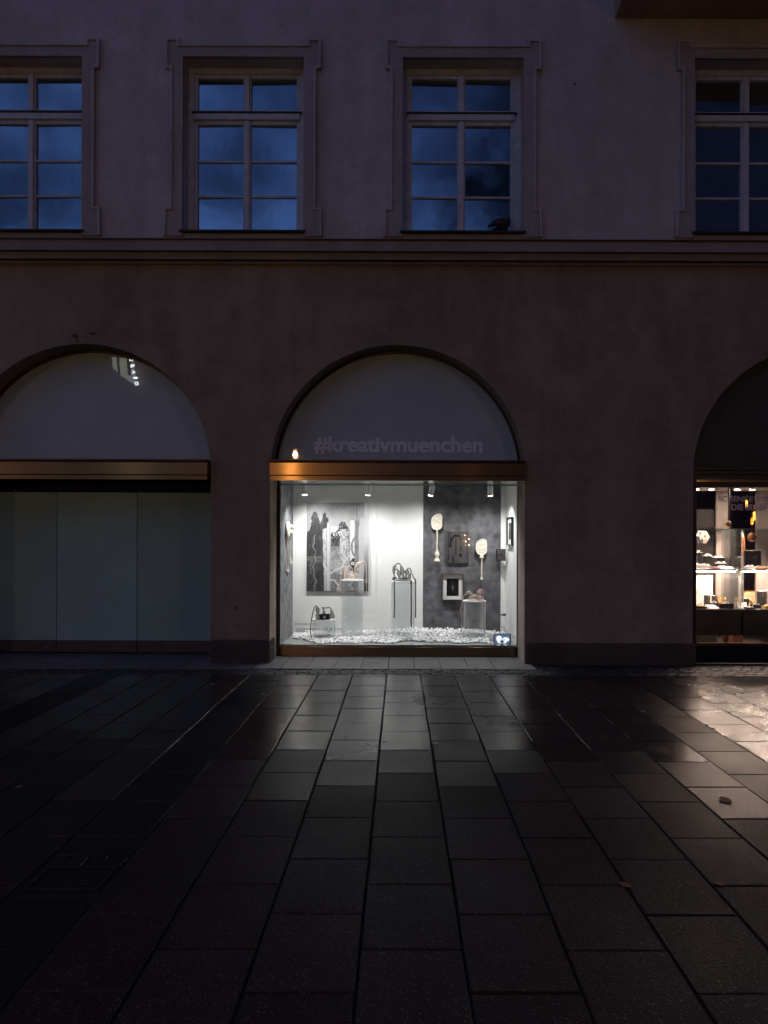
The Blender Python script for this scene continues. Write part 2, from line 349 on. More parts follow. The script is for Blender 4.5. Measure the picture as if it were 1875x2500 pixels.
def paving(name, base, rough, rvar, fleck=.5, rand=.25, spec=.5, grain=.35):
    m, t, out = _new(name); b = N(t, 'ShaderNodeBsdfPrincipled'); b.inputs['Specular IOR Level'].default_value = spec
    tc = N(t, 'ShaderNodeTexCoord'); oi = N(t, 'ShaderNodeObjectInfo')
    sc = N(t, 'ShaderNodeMath', operation='MULTIPLY'); sc.inputs[1].default_value = 53.0; t.links.new(oi.outputs['Random'], sc.inputs[0])
    av = N(t, 'ShaderNodeVectorMath', operation='ADD'); t.links.new(tc.outputs['Object'], av.inputs[0]); t.links.new(sc.outputs[0], av.inputs[1]); v = av.outputs[0]
    geo = N(t, 'ShaderNodeNewGeometry')
    n1 = N(t, 'ShaderNodeTexNoise', Scale=5, Detail=6, Roughness=.65); t.links.new(v, n1.inputs['Vector'])
    big = N(t, 'ShaderNodeTexNoise', Scale=.8, Detail=5, Roughness=.6); t.links.new(geo.outputs['Position'], big.inputs['Vector'])
    n2 = N(t, 'ShaderNodeTexNoise', Scale=130, Detail=3, Roughness=.7); t.links.new(v, n2.inputs['Vector'])
    vo = N(t, 'ShaderNodeTexVoronoi', Scale=125); t.links.new(v, vo.inputs['Vector'])
    mr = N(t, 'ShaderNodeMapRange'); mr.inputs['From Min'].default_value = .3; mr.inputs['From Max'].default_value = .7; mr.inputs['To Min'].default_value = .75; mr.inputs['To Max'].default_value = 1.25
    t.links.new(n1.outputs['Fac'], mr.inputs['Value'])
    mr2 = N(t, 'ShaderNodeMapRange'); mr2.inputs['To Min'].default_value = 1-rand; mr2.inputs['To Max'].default_value = 1+rand; t.links.new(oi.outputs['Random'], mr2.inputs['Value'])
    mm = N(t, 'ShaderNodeMath', operation='MULTIPLY'); t.links.new(mr.outputs[0], mm.inputs[0]); t.links.new(mr2.outputs[0], mm.inputs[1])
    mx = N(t, 'ShaderNodeMix', data_type='RGBA', blend_type='MULTIPLY'); mx.inputs['Factor'].default_value = 1; mx.inputs['A'].default_value = rgba(base); t.links.new(mm.outputs[0], mx.inputs['B'])
    # pale aggregate flecks
    sep = N(t, 'ShaderNodeSeparateColor'); t.links.new(vo.outputs['Color'], sep.inputs[0])
    gt = N(t, 'ShaderNodeMapRange'); gt.inputs['From Min'].default_value = .74; gt.inputs['From Max'].default_value = 1.0; gt.inputs['To Max'].default_value = fleck; t.links.new(sep.outputs[0], gt.inputs['Value'])
    ds = N(t, 'ShaderNodeMapRange'); ds.inputs['From Min'].default_value = .2; ds.inputs['From Max'].default_value = .35; ds.inputs['To Min'].default_value = 1; ds.inputs['To Max'].default_value = 0; t.links.new(vo.outputs['Distance'], ds.inputs['Value'])
    fk = N(t, 'ShaderNodeMath', operation='MULTIPLY'); t.links.new(gt.outputs[0], fk.inputs[0]); t.links.new(ds.outputs[0], fk.inputs[1])
    mf = N(t, 'ShaderNodeMix', data_type='RGBA'); mf.inputs['B'].default_value = (.42, .39, .36, 1); t.links.new(fk.outputs[0], mf.inputs['Factor']); t.links.new(mx.outputs['Result'], mf.inputs['A'])
    # trodden gum and small round stains
    v2 = N(t, 'ShaderNodeTexVoronoi', Scale=3.4); t.links.new(geo.outputs['Position'], v2.inputs['Vector'])
    s2 = N(t, 'ShaderNodeSeparateColor'); t.links.new(v2.outputs['Color'], s2.inputs[0])
    rr = N(t, 'ShaderNodeMapRange'); rr.inputs['From Min'].default_value = .45; rr.inputs['From Max'].default_value = 1; rr.inputs['To Min'].default_value = 0; rr.inputs['To Max'].default_value = .11; t.links.new(s2.outputs[1], rr.inputs['Value'])
    lt = N(t, 'ShaderNodeMath', operation='LESS_THAN'); t.links.new(v2.outputs['Distance'], lt.inputs[0]); t.links.new(rr.outputs[0], lt.inputs[1])
    lm = N(t, 'ShaderNodeMath', operation='MULTIPLY'); lm.inputs[1].default_value = .65; t.links.new(lt.outputs[0], lm.inputs[0])
    mg = N(t, 'ShaderNodeMix', data_type='RGBA'); mg.inputs['B'].default_value = (.008, .008, .008, 1); t.links.new(lm.outputs[0], mg.inputs['Factor']); t.links.new(mf.outputs['Result'], mg.inputs['A'])
    t.links.new(mg.outputs['Result'], b.inputs['Base Color'])
    # wet film: patches of lower roughness
    r1 = N(t, 'ShaderNodeMapRange'); r1.inputs['From Min'].default_value = .35; r1.inputs['From Max'].default_value = .65
    r1.inputs['To Min'].default_value = max(.05, rough-rvar); r1.inputs['To Max'].default_value = rough+rvar; t.links.new(big.outputs['Fac'], r1.inputs['Value'])
    r2 = N(t, 'ShaderNodeMapRange'); r2.inputs['To Min'].default_value = -.06; r2.inputs['To Max'].default_value = .06; t.links.new(n1.outputs['Fac'], r2.inputs['Value'])
    ra = N(t, 'ShaderNodeMath', operation='ADD'); t.links.new(r1.outputs[0], ra.inputs[0]); t.links.new(r2.outputs[0], ra.inputs[1]); t.links.new(ra.outputs[0], b.inputs['Roughness'])
    hh = N(t, 'ShaderNodeMath', operation='ADD'); t.links.new(n2.outputs['Fac'], hh.inputs[0]); t.links.new(vo.outputs['Distance'], hh.inputs[1])
    bp = N(t, 'ShaderNodeBump', Strength=grain, Distance=.003); t.links.new(hh.outputs[0], bp.inputs['Height']); t.links.new(bp.outputs[0], b.inputs['Normal'])
    t.links.new(b.outputs[0], out.inputs['Surface']); return m

def brushed(name, col):
    """horizontally brushed metal: a tight streak plus a wider sheen, both stretched upright"""
    m, t, out = _new(name); tg = N(t, 'ShaderNodeCombineXYZ'); tg.inputs[2].default_value = 1
    tc = N(t, 'ShaderNodeTexCoord'); mp = N(t, 'ShaderNodeMapping'); mp.inputs['Scale'].default_value = (.6, 6, 60); t.links.new(tc.outputs['Object'], mp.inputs[0])
    nz = N(t, 'ShaderNodeTexNoise', Scale=4, Detail=5); t.links.new(mp.outputs[0], nz.inputs['Vector'])
    mr = N(t, 'ShaderNodeMapRange'); mr.inputs['To Min'].default_value = .7; mr.inputs['To Max'].default_value = 1.25; t.links.new(nz.outputs['Fac'], mr.inputs['Value'])
    mx = N(t, 'ShaderNodeMix', data_type='RGBA', blend_type='MULTIPLY'); mx.inputs['Factor'].default_value = 1; mx.inputs['A'].default_value = rgba(col); t.links.new(mr.outputs[0], mx.inputs['B'])
    bs = []
    for rough, an in ((.20, 1.0), (.40, .8)):
        b = N(t, 'ShaderNodeBsdfPrincipled', Roughness=rough, Metallic=1.0); b.inputs['Anisotropic'].default_value = an
        t.links.new(tg.outputs[0], b.inputs['Tangent']); t.links.new(mx.outputs['Result'], b.inputs['Base Color']); bs.append(b)
    ms = N(t, 'ShaderNodeMixShader'); ms.inputs[0].default_value = .65; t.links.new(bs[0].outputs[0], ms.inputs[1]); t.links.new(bs[1].outputs[0], ms.inputs[2])
    t.links.new(ms.outputs[0], out.inputs['Surface']); return m
M = {}
M['wall'] = plaster('pink_plaster', (.44, .41, .41), .15)
M['wall_low'] = plaster('ground_floor_plaster', (.27, .225, .175), .2)
M['trim'] = plaster('trim_plaster', (.34, .315, .31), .1, False)
M['cornice'] = plaster('cornice_plaster', (.29, .25, .235), .12, False)
M['plinth'] = plaster('plinth_stone', (.09, .072, .062), .2, False)
M['balcony'] = plaster('balcony_plaster', (.34, .25, .21), .2, False)
M['frame_paint'] = pmat('window_paint', (.50, .52, .57), .55, var=.18, vscale=9, bump=.15, bscale=40)
M['flashing'] = pmat('dark_flashing', (.03, .028, .028), .5, metal=.3, var=.3, bump=.2, bscale=30)
M['bronze'] = brushed('brushed_bronze', (.66, .40, .16))
M['bronze_rail'] = brushed('dull_bronze', (.26, .18, .12))
M['rail_grey'] = pmat('grey_bronze_rail', (.13, .11, .12), .45, metal=.6, var=.2, bump=.1)
M['bronze_dark'] = pmat('dark_bronze', (.12, .08, .055), .42, metal=.9, var=.25, bump=.1)
M['black_frame'] = pmat('black_frame', (.02, .018, .017), .45, metal=.2, var=.3, bump=.08)
M['steel'] = pmat('satin_steel', (.62, .62, .58), .16, metal=1, var=.06, bump=.04, bscale=120, bdist=.0005, stretch=(.05, 1, 1))
M['lunette'] = pmat('frosted_panel', (.41, .51, .54), .55, var=.07, vscale=2.2, bump=0, coat=.8, spec=.3)
M['panel'] = pmat('shop_panel', (.31, .49, .48), .5, var=.1, vscale=1.6, bump=0, coat=.5, spec=.3, rand=.12)
M['dark_lunette'] = pmat('dark_lunette', (.05, .045, .048), .45, var=.2, bump=0, spec=.2)
M['sign'] = pmat('sign_letters', (.74, .82, .86), .5, var=.05, bump=0)
M['white_wall'] = pmat('white_panel', (.80, .80, .78), .6, var=.03, vscale=3, bump=.03, bscale=50)
M['concrete'] = pmat('grey_concrete_panel', (.105, .102, .11), .7, var=.6, vscale=9, bump=.5, bscale=60, bdist=.003)
M['concrete_side'] = pmat('grey_side_panel', (.20, .20, .215), .7, var=.55, vscale=9, bump=.25, bscale=60, bdist=.003)
M['floor'] = pmat('grey_case_floor', (.28, .28, .28), .5, var=.15, vscale=9, bump=.1)
M['white_plastic'] = pmat('white_plastic', (.82, .82, .80), .35, var=.02, bump=0)
M['beige_plastic'] = pmat('beige_plastic', (.55, .50, .40), .4, var=.05, bump=0)
M['black_plastic'] = pmat('black_plastic', (.015, .015, .016), .35, var=.1, bump=0)
M['glass'] = glass_thin('clear_glass', (.975, .978, .975), add=.005)
M['acrylic'] = glass_thin('clear_acrylic', (.97, .974, .974), 1.5, .03, .01, .06)
M['edge_glass'] = pmat('glass_edge', (.35, .55, .50), .15, var=.05, bump=0)
M['pebble'] = pmat('white_marble_pebble', (.90, .90, .89), .55, var=.05, vscale=20, bump=.1, bscale=120)
M['gauze_dark'] = gauze('charcoal_gauze', (.035, .035, .04), .42)
M['gauze_black'] = gauze('black_gauze', (.012, .012, .013), .86)
M['gauze_tube'] = gauze('grey_tube_gauze', (.07, .07, .075), .70)
M['gauze_pink'] = gauze('blush_gauze', (.86, .76, .68), .5)
M['gauze_rose'] = gauze('rose_gauze', (.66, .55, .49), .66)
M['cream'] = pmat('cream_fabric', (.68, .61, .50), .8, var=.1, vscale=30, bump=.2, bscale=150)
M['cream_light'] = pmat('cream_rim', (.78, .74, .66), .7, var=.05, vscale=30, bump=.1, bscale=150)
M['slab'] = paving('granite_slab', (.023, .018, .017), .54, .08, fleck=.8, spec=.25, grain=.55)
M['wet_slab'] = paving('wet_granite_slab', (.020, .0155, .0145), .24, .08, fleck=.4, spec=.32, grain=.13)
M['damp_slab'] = paving('damp_granite_slab', (.026, .020, .019), .36, .08, fleck=.55, spec=.30, grain=.35)
M['dark_slab'] = paving('basalt_slab', (.010, .010, .011), .42, .10, fleck=.02, rand=.15, spec=.25, grain=.2)
M['sill_slab'] = paving('threshold_slab', (.15, .145, .14), .5, .08, fleck=.25, rand=.15, grain=.3)
M['sett'] = paving('basalt_sett', (.035, .035, .037), .5, .1, fleck=.05, rand=.5, grain=.5)
M['joint'] = pmat('dark_joint_sand', (.012, .011, .010), .9, var=.4, vscale=20, bump=.5, bscale=160)
M['leaf'] = pmat('dry_leaf', (.30, .13, .05), .7, var=.3, vscale=30, bump=.2)
M['paper'] = pmat('paper_scrap', (.55, .55, .55), .7, var=.1, bump=.1)
M['asphalt'] = pmat('street_ground', (.035, .032, .031), .5, var=.2, bump=.3, bscale=90, rvar=.15)
M['pigeon'] = pmat('pigeon_feathers', (.018, .018, .020), .6, var=.3, vscale=30, bump=.3, bscale=60)

# upper panes: coated double glazing in front of unlit rooms
def pane_mat():
    m, t, out = _new('coated_pane'); b = N(t, 'ShaderNodeBsdfPrincipled', Roughness=.5); b.inputs['Specular IOR Level'].default_value = .0
    b.inputs['Base Color'].default_value = (.012, .014, .018, 1)
    gl = N(t, 'ShaderNodeBsdfGlossy'); gl.inputs['Color'].default_value = (.74, .96, .98, 1); gl.inputs['Roughness'].default_value = .06
    tc = N(t, 'ShaderNodeTexCoord'); mp = N(t, 'ShaderNodeMapping'); mp.inputs['Scale'].default_value = (9, 9, 1.2); t.links.new(tc.outputs['Object'], mp.inputs[0])
    n = N(t, 'ShaderNodeTexNoise', Scale=1.6, Detail=5, Roughness=.6); t.links.new(mp.outputs[0], n.inputs['Vector'])
    mr = N(t, 'ShaderNodeMapRange'); mr.inputs['From Min'].default_value = .3; mr.inputs['From Max'].default_value = .7; mr.inputs['To Min'].default_value = .40; mr.inputs['To Max'].default_value = .45
    t.links.new(n.outputs['Fac'], mr.inputs['Value'])
    n2 = N(t, 'ShaderNodeTexNoise', Scale=3, Detail=2); t.links.new(tc.outputs['Object'], n2.inputs['Vector'])
    bp = N(t, 'ShaderNodeBump', Strength=.12, Distance=.01); t.links.new(n2.outputs['Fac'], bp.inputs['Height']); t.links.new(bp.outputs[0], gl.inputs['Normal'])
    mx = N(t, 'ShaderNodeMixShader'); t.links.new(mr.outputs[0], mx.inputs[0]); t.links.new(b.outputs[0], mx.inputs[1]); t.links.new(gl.outputs[0], mx.inputs[2])
    t.links.new(mx.outputs[0], out.inputs['Surface']); return m
M['pane'] = pane_mat()

# ---------------------------------------------------------------- ground, pavement
g = MB(); g.add([(-300, -300, -.016), (300, -300, -.016), (300, 300, -.016), (-300, 300, -.016)], [(0, 1, 2, 3)])
tag(g.build('ground', M['asphalt'], base=(0, 0, -.016)), 'dark street ground reaching past the paving', kind='structure')
bed = MB().add([(-7, -8.4, -.012), (7, -8.4, -.012), (7, .05, -.012), (-7, .05, -.012)], [(0, 1, 2, 3)]).build('pavement', M['joint'], base=(0, -4, -.012))
tag(bed, 'wet granite slab paving of the pedestrian street', kind='structure')
BW = WL[bed]

def slab_mesh(w, l, h=.05, ch=.004, jitter=.002):
    bm = bmesh.new(); bmesh.ops.create_cube(bm, size=1)
    for v in bm.verts: v.co = Vector((v.co.x*w, v.co.y*l, v.co.z*h-h/2))
    top = [e for e in bm.edges if all(v.co.z > -.001 for v in e.verts)]
    bmesh.ops.bevel(bm, geom=top, offset=ch, segments=1, affect='EDGES')
    for v in bm.verts:
        v.co.x += random.uniform(-jitter, jitter); v.co.y += random.uniform(-jitter, jitter)
    me = bpy.data.meshes.new('slab'); bm.to_mesh(me); bm.free(); return me
def place(name, me, mat, parent, x, y, z=0, rz=0, tilt=.0):
    if not me.materials: me.materials.append(mat)
    o = bpy.data.objects.new(name, me); link(o, parent); o.location = Vector((x, y, z))-BW
    o.rotation_euler = (random.uniform(-tilt, tilt), random.uniform(-tilt, tilt), rz); return o

bounds = [.243+.387*k for k in range(-4, 7)]                     # column joints, 0.387 m apart
left_b = [-1.69-.365*k for k in range(0, 5)]
cols = list(zip(bounds[:-1], bounds[1:]))
cols = [(left_b[i+1], left_b[i]) for i in range(4)]+[(-1.69, bounds[0])]+cols
cols = [(-3.52, -3.15)]+cols
x = -3.52
for k in range(5): cols.insert(0, (x-.385, x)); x -= .385
x = bounds[-1]
for k in range(6): cols.append((x, x+.387)); x += .387
ROWL = .486; ROW0 = 2.332-9
variants = {}
ci0 = [i for i, c in enumerate(cols) if abs(c[0]+.144) < .01][0]
D0, D1 = 2.0, 7.77
for ci, (xa, xb) in enumerate(cols):
    dark = abs(xa+1.69) < .01 or abs(xa+3.52) < .01 or abs(xa-2.178) < .01
    off = .5*ROWL if (ci-ci0) % 2 == 0 else 0
    k = -2
    while True:
        y0 = ROW0+off+(k-1)*ROWL; y1 = y0+ROWL; k += 1
        if y0+9 >= D1: break
        if y1+9 < D0: continue
        ya, yb = max(y0, D0-9-.25), min(y1, D1-9)
        if yb-ya < .06: continue
        dist = yb+9
        if xb < -.585*dist-.55 or xa > .54*dist+.55: continue
        if dark and abs(xa+1.69) < .01 and ya+9 < 3.33 and yb+9 > 2.93:      # service cover sits in the band here
            if ya+9 < 2.93: yb = 2.93-9
            elif yb+9 > 3.335: ya = 3.335-9
            else: continue
            if yb-ya < .05: continue
        gap = .005 if dark else random.choice((.006, .008)); gx = .005 if dark else random.choice((.009, .013))
        wd = (ya+yb)/2+9-.35*math.sin(xa*1.7+1)+random.uniform(-.3, .3); wet = 2 if wd > 4.85 else 1 if wd > 4.3 else 0
        key = (dark, wet, round(xb-xa-gx, 3), round(yb-ya-gap, 3), random.randint(0, 3))
        if key not in variants: variants[key] = slab_mesh(xb-xa-gx, yb-ya-gap)
        place('dark_slab' if dark else 'paving_slab', variants[key], M['dark_slab' if dark else ('slab', 'damp_slab', 'wet_slab')[wet]], bed, (xa+xb)/2, (ya+yb)/2,
              random.uniform(-.0015, .0015)-(.002 if dark else 0), random.uniform(-.002, .002), .0025)
# threshold slabs between the setts and the shop fronts
tj = [-1.76, -1.42, -1.10, -.787, -.459, -.131, .185, .505, .836, 1.147, 1.46, 1.64]
for a, b in zip(tj[:-1], tj[1:]):
    if a < 1.2: place('threshold_slab', slab_mesh(b-a-.006, .93, ch=.003), M['sill_slab'], bed, (a+b)/2, 8.575-9, .003, 0, .001)
    else: place('threshold_slab', slab_mesh(b-a-.006, .93, ch=.003), M['sill_slab'], bed, (a+b)/2, 8.575-9, .001, 0, .001)
x = -1.77
while x > -5.9:
    w = .40
    if x-w > -2.36 or x < -2.36: pass
    place('threshold_slab', slab_mesh(w-.006, .97, ch=.003), M['sill_slab'], bed, x-w/2, 8.595-9, .002, 0, .001); x -= w
# setts: three courses along the gutter, plus the corner below the right-hand pier
setts = [slab_mesh(.113, .088, .06, .010, .006) for _ in range(6)]
for r_ in range(3):
    yy = 7.83-9+r_*.105; x = -4.8+r_*.05
    while x < 4.6:
        place('sett', random.choice(setts), M['sett'], bed, x, yy+random.uniform(-.008, .008), random.uniform(-.008, .002), random.uniform(-.1, .1), .05); x += random.uniform(.121, .135)
x = 1.72
for r_ in range(3):
    yy = 8.15-9+r_*.1; x = 1.72
    while x < 4.7:
        place('sett', random.choice(setts), M['sett'], bed, x, yy+random.uniform(-.006, .006), random.uniform(-.008, .0), random.uniform(-.1, .1), .05); x += random.uniform(.122, .135)

# service cover in the dark band
hx0, hx1 = -1.685, -1.31
hc = thing('service_cover', ((hx0+hx1)/2, 3.1-9, 0), 'low rectangular service cover set in the dark band of slabs, with setts along one edge', 'cover')
MB().box(hx0+.05, hx1-.03, 3.02-9, 3.205-9, -.03, -.004, .004).build('cover_plate', pmat('cast_iron', (.014, .011, .011), .5, metal=.4, var=.3, bump=0), hc)
rb = MB()
for i in range(7):
    for j in range(4): rb.box(hx0+.17+i*.024, hx0+.186+i*.024, 3.04-9+j*.038, 3.066-9+j*.038, -.005, -.001)
rb.build('tread', M['flashing'], hc)
MB().box(hx0+.035, hx1-.015, 3.0-9, 3.018-9, -.03, .002).box(hx0+.035, hx1-.015, 3.207-9, 3.215-9, -.03, .002).box(hx0+.035, hx0+.048, 3.018-9, 3.207-9, -.03, .002).box(hx1-.028, hx1-.015, 3.018-9, 3.207-9, -.03, .002).build('rim', M['flashing'], hc)
for i in range(4):
    w = (hx1-hx0)/4; c = .05+.05*random.random()
    MB().box(hx0+i*w+.004, hx0+(i+1)*w-.004, 3.225-9, 3.33-9, -.04, -.001, .006).build('sett', M['dark_slab'], hc)

# ---------------------------------------------------------------- the building
WD = 8.5; WY = WD+CAMY            # front face of the wall
B = thing('town_building', (0, 0, 0), 'dusky pink plastered town building with arched shop fronts and tall paned windows', 'building')

RAD = 311*WD/F; ZC = EYE+(1315-1153)*WD/F
arches = {'left': PX(203, WD), 'mid': PX(970, WD), 'right': PX(2003, WD)}
def arch_poly(cx, r, z0, zc, n=48):
    pts = [(cx-r, z0), (cx+r, z0)]
    for i in range(n+1):
        a = PI*i/n; pts.append((cx+r*math.cos(a), zc+r*math.sin(a)))
    return pts
WIN_C = [PX(52, WD), PX(591, WD), PX(1126.5, WD), PX(1837, WD)]
WH = .75                                     # half width of an opening
WZ0 = EYE+(1315-562)*WD/F; WZ1 = EYE+(1315-143)*WD/F
holes = [arch_poly(c, RAD, -.2, ZC) for c in arches.values()]+[rect(c-WH, c+WH, WZ0, WZ1) for c in WIN_C]
ZSPLIT = EYE+(1315-600)*WD/F
wall = plate('wall', [rect(-14, 16, ZSPLIT, 16)]+holes[3:], WY, WY+.6, M['wall'], B)
plate('ground_floor_wall', [rect(-14, 16, -.1999, ZSPLIT-.0005)]+holes[:3], WY, WY+.6, M['wall_low'], B)
# plinth blocks of the piers
def plinth(x0, x1, h):
    MB().box(x0, x1, WY-.05, WY+.3, -.02, h, .018).build('plinth', M['plinth'], B)
plinth(arches['left']+RAD+.012, arches['mid']-RAD+.012, .285)
plinth(arches['mid']+RAD+.012, arches['right']-RAD+.03, .26)
# cornice
def extrude_x(prof, x0, x1):
    m = MB(); n = len(prof)
    m.add([(x0, y, z) for y, z in prof]+[(x1, y, z) for y, z in prof], [(i, (i+1) % n, n+(i+1) % n, n+i) for i in range(n)]+[tuple(range(n))[::-1], tuple(range(n, 2*n))]); return m
zt = EYE+(1315-588)*8.28/F
cz = lambda py, d: EYE+(1315-py)*d/F
extrude_x([(WY+.02, cz(580, 8.28)), (WY-.22, cz(587, 8.28)), (WY-.22, cz(613, 8.28)), (WY-.16, cz(614.5, 8.34)), (WY-.15, cz(618, 8.35)), (WY-.13, cz(634, 8.37)), (WY-.05, cz(636, 8.45)), (WY-.03, cz(646, 8.47)), (WY+.02, cz(650, 8.5))], -13.9, 15.9).build('cornice', M['cornice'], B)
extrude_x([(WY+.02, cz(573, 8.28)), (WY-.24, cz(583, 8.26)), (WY-.24, cz(586.5, 8.26)), (WY-.2, cz(586.6, 8.28)), (WY+.02, cz(579.5, 8.28))], -13.88, 15.88).build('cornice_flashing', M['flashing'], B)
# dowel holes and chips above the left arch
for (px, py, w, h) in [(183, 820, 9, 6), (227, 815, 10, 4), (189, 832, 3, 7), (1404, 205, 3, 4), (1465, 1499, 3, 4), (575, 1483, 4, 5)]:
    c = P(px, py, WD); s_ = WD/F; pts = []
    for i in range(10):
        a = 2*PI*i/10; r_ = random.uniform(.65, 1.1); pts.append((c.x+w*s_*r_*math.cos(a), c.z+h*s_*r_*math.sin(a)))
    plate('plaster_chip', [pts], WY-.0015, WY+.01, M['plinth'], B)

# balcony slab at top right
bx = P(1499, 46, WD)
bal = MB().box(bx.x, 12, WY-1.15, WY, bx.z, bx.z+.32, .012).build('balcony', M['balcony'], B)
MB().box(bx.x+.05, 11.95, WY-1.12, WY-.98, bx.z+.321, bx.z+1.35, .01).box(bx.x+.05, bx.x+.19, WY-.97, WY, bx.z+.321, bx.z+1.35, .01).build('parapet', M['balcony'], bal)

# upper windows
def window(cx):
    z0, z1 = WZ0, WZ1; s_ = WD/F
    k = cx/WD*F+VX                                   # photo column of the window
    # stucco surround with ears and flared feet, proud of the wall
    zb = cz(580, WD)
    zt = cz(114, WD); ze = cz(100, WD); zm = cz(173, WD); zf = cz(511, WD)
    o0, o1, o2 = WH+.155, WH+.215, WH+.235
    outer = [(-o2, zb), (-o1-.01, zf), (-o0, zf), (-o0, zm), (-o1, zm), (-o1, ze), (-o0+.11, ze), (-o0+.11, zt), (o0-.11, zt), (o0-.11, ze), (o1, ze), (o1, zm), (o0, zm), (o0, zf), (o1+.01, zf), (o2, zb)]
    hole = [(-WH, zb), (WH, zb), (WH, z1), (-WH, z1)]
    outer_l = [(cx+x, z) for x, z in outer]
    path = outer_l+[(cx+WH, zb), (cx+WH, z1), (cx-WH, z1), (cx-WH, zb)]
    sur = plate('window_surround', [path], WY-.03, WY+.01, M['trim'], B)
    # raised fillet along the outer edge
    t_ = .03
    ins = [(-o2+t_, zb), (-o1-.01+t_, zf-t_), (-o0+t_, zf-t_), (-o0+t_, zm+t_), (-o1+t_, zm+t_), (-o1+t_, ze-t_), (-o0+.11-t_, ze-t_), (-o0+.11-t_, zt-t_), (o0-.11+t_, zt-t_), (o0-.11+t_, ze-t_), (o1-t_, ze-t_), (o1-t_, zm+t_), (o0-t_, zm+t_), (o0-t_, zf-t_), (o1+.01-t_, zf-t_), (o2-t_, zb)]
    fil = outer_l+[(cx+x, z) for x, z in reversed(ins)]
    plate('fillet', [fil], WY-.05, WY-.0295, M['wall'], sur)
    MB().box(cx-WH-.02, cx+WH+.02, WY-.004, WY+.3, zb-.01, z0-.035, 0).build('apron', M['trim'], sur)
    # frame
    fy = WY+.19; sc_ = (fy-CAMY)/F
    Z = lambda py: EYE+(1315-py)*sc_
    x0, x1 = cx-WH-.03, cx+WH+.03
    mul, jamb = .035, .148
    fr = MB()
    fr.box(x0, cx-WH+.075, fy, fy+.09, z0-.03, z1+.05); fr.box(cx+WH-.075, x1, fy, fy+.09, z0-.03, z1+.05)
    fr.box(cx-WH+.075, cx+WH-.075, fy, fy+.09, Z(182), z1+.05)
    fr.box(cx-WH+.075, cx+WH-.075, fy-.02, fy+.09, Z(295), Z(280), .004)               # transom
    w = fr.build('window', M['frame_paint'], B)
    MB().box(cx-WH+.05, cx+WH-.05, fy-.032, fy, Z(279.5), Z(276.5)).build('drip_rail', M['flashing'], w)
    pw0 = cx-WH+.075; pw1 = cx+WH-.075
    def sash(xa, xb, za, zb_, bars):
        t1 = .045; s2 = MB(); y0_, y1_ = fy+.018, fy+.075
        s2.box(xa, xa+t1, y0_, y1_, za, zb_, .004); s2.box(xb-t1, xb, y0_, y1_, za, zb_, .004)
        s2.box(xa+t1, xb-t1, y0_, y1_, zb_-t1, zb_); s2.box(xa+t1, xb-t1, y0_, y1_, za, za+(t1 if bars == 0 else .012))
        for b_ in range(bars):
            zz = [Z(393), Z(479)][b_]; s2.box(xa+t1, xb-t1, y0_+.008, y1_, zz-.013, zz+.013, .004)
        so = s2.build('sash', M['frame_paint'], w)
        edges = [za+.012]+([Z(479), Z(393)] if bars else [])+[zb_-t1]
        if bars == 0: edges[0] = za+t1
        for e0, e1 in zip(edges[:-1], edges[1:]):
            tx = random.uniform(-.006, .006); tz = random.uniform(-.004, .004); yy = fy+.05
            m_ = MB(); xa_, xb_ = xa+t1-.005, xb-t1+.005; q0, q1 = e0-.005, e1+.005
            m_.add([(xa_, yy-tx, q0), (xb_, yy+tx, q0), (xb_, yy+tx+tz, q1), (xa_, yy-tx+tz, q1)]+[(xa_, yy+.012, q0), (xb_, yy+.012, q0), (xb_, yy+.012, q1), (xa_, yy+.012, q1)],
                   [(0, 1, 2, 3), (4, 7, 6, 5), (0, 4, 5, 1), (1, 5, 6, 2), (2, 6, 7, 3), (3, 7, 4, 0)]).build('pane', M['pane'], w)
    sash(pw0, cx-.006, Z(281)+.02, Z(182), 0); sash(cx+.006, pw1, Z(281)+.02, Z(182), 0)
    sash(pw0, cx-.006, z0-.01, Z(295), 2); sash(cx+.006, pw1, z0-.01, Z(295), 2)
    MB().box(cx-.032, cx+.032, fy-.012, fy+.02, Z(276), Z(184), .006).box(cx-.032, cx+.032, fy-.012, fy+.02, z0, Z(297), .006).build('mullion', M['frame_paint'], w)
    MB().add([(cx-WH-.03, WY-.07, z0-.03), (cx+WH+.03, WY-.07, z0-.03), (cx+WH+.03, fy+.03, z0+.006), (cx-WH-.03, fy+.03, z0+.006),
              (cx-WH-.03, WY-.07, z0-.05), (cx+WH+.03, WY-.07, z0-.05), (cx+WH+.03, fy+.03, z0-.05), (cx-WH-.03, fy+.03, z0-.05)],
             [(0, 1, 2, 3), (4, 7, 6, 5), (0, 4, 5, 1), (1, 5, 6, 2), (2, 6, 7, 3), (3, 7, 4, 0)]).build('sill', M['flashing'], w)
for c in WIN_C: window(c)

# shop-front arches
def lunette(cx, mat, frame_mat, rim=.03, y=8.8+CAMY, zb=2.49, name='lunette'):
    r0 = RAD-.002; n = 48
    arc = lambda r, zc=ZC: [(cx+r*math.cos(PI*i/n), zc+r*math.sin(PI*i/n)) for i in range(n+1)]
    lu = plate(name, [[(cx-RAD-.05, zb), (cx+RAD+.05, zb)]+[(cx+(RAD+.05)*math.cos(PI*i/n), ZC+(RAD+.05)*math.sin(PI*i/n)) for i in range(n+1) if ZC+(RAD+.05)*math.sin(PI*i/n) > zb]], y, y+.02, mat, B)
    a0 = [(cx-r0, zb)]+[(cx+r0, zb)]
    ring = [(cx+r0, zb)]+arc(r0)+[(cx-r0, zb), (cx-r0+rim, zb)]+[(cx+(r0-rim)*math.cos(PI*(n-i)/n), ZC+(r0-rim)*math.sin(PI*(n-i)/n)) for i in range(n+1)]+[(cx+r0-rim, zb)]
    plate('rim', [ring], y-.035, y-.002, frame_mat, lu)
    return lu
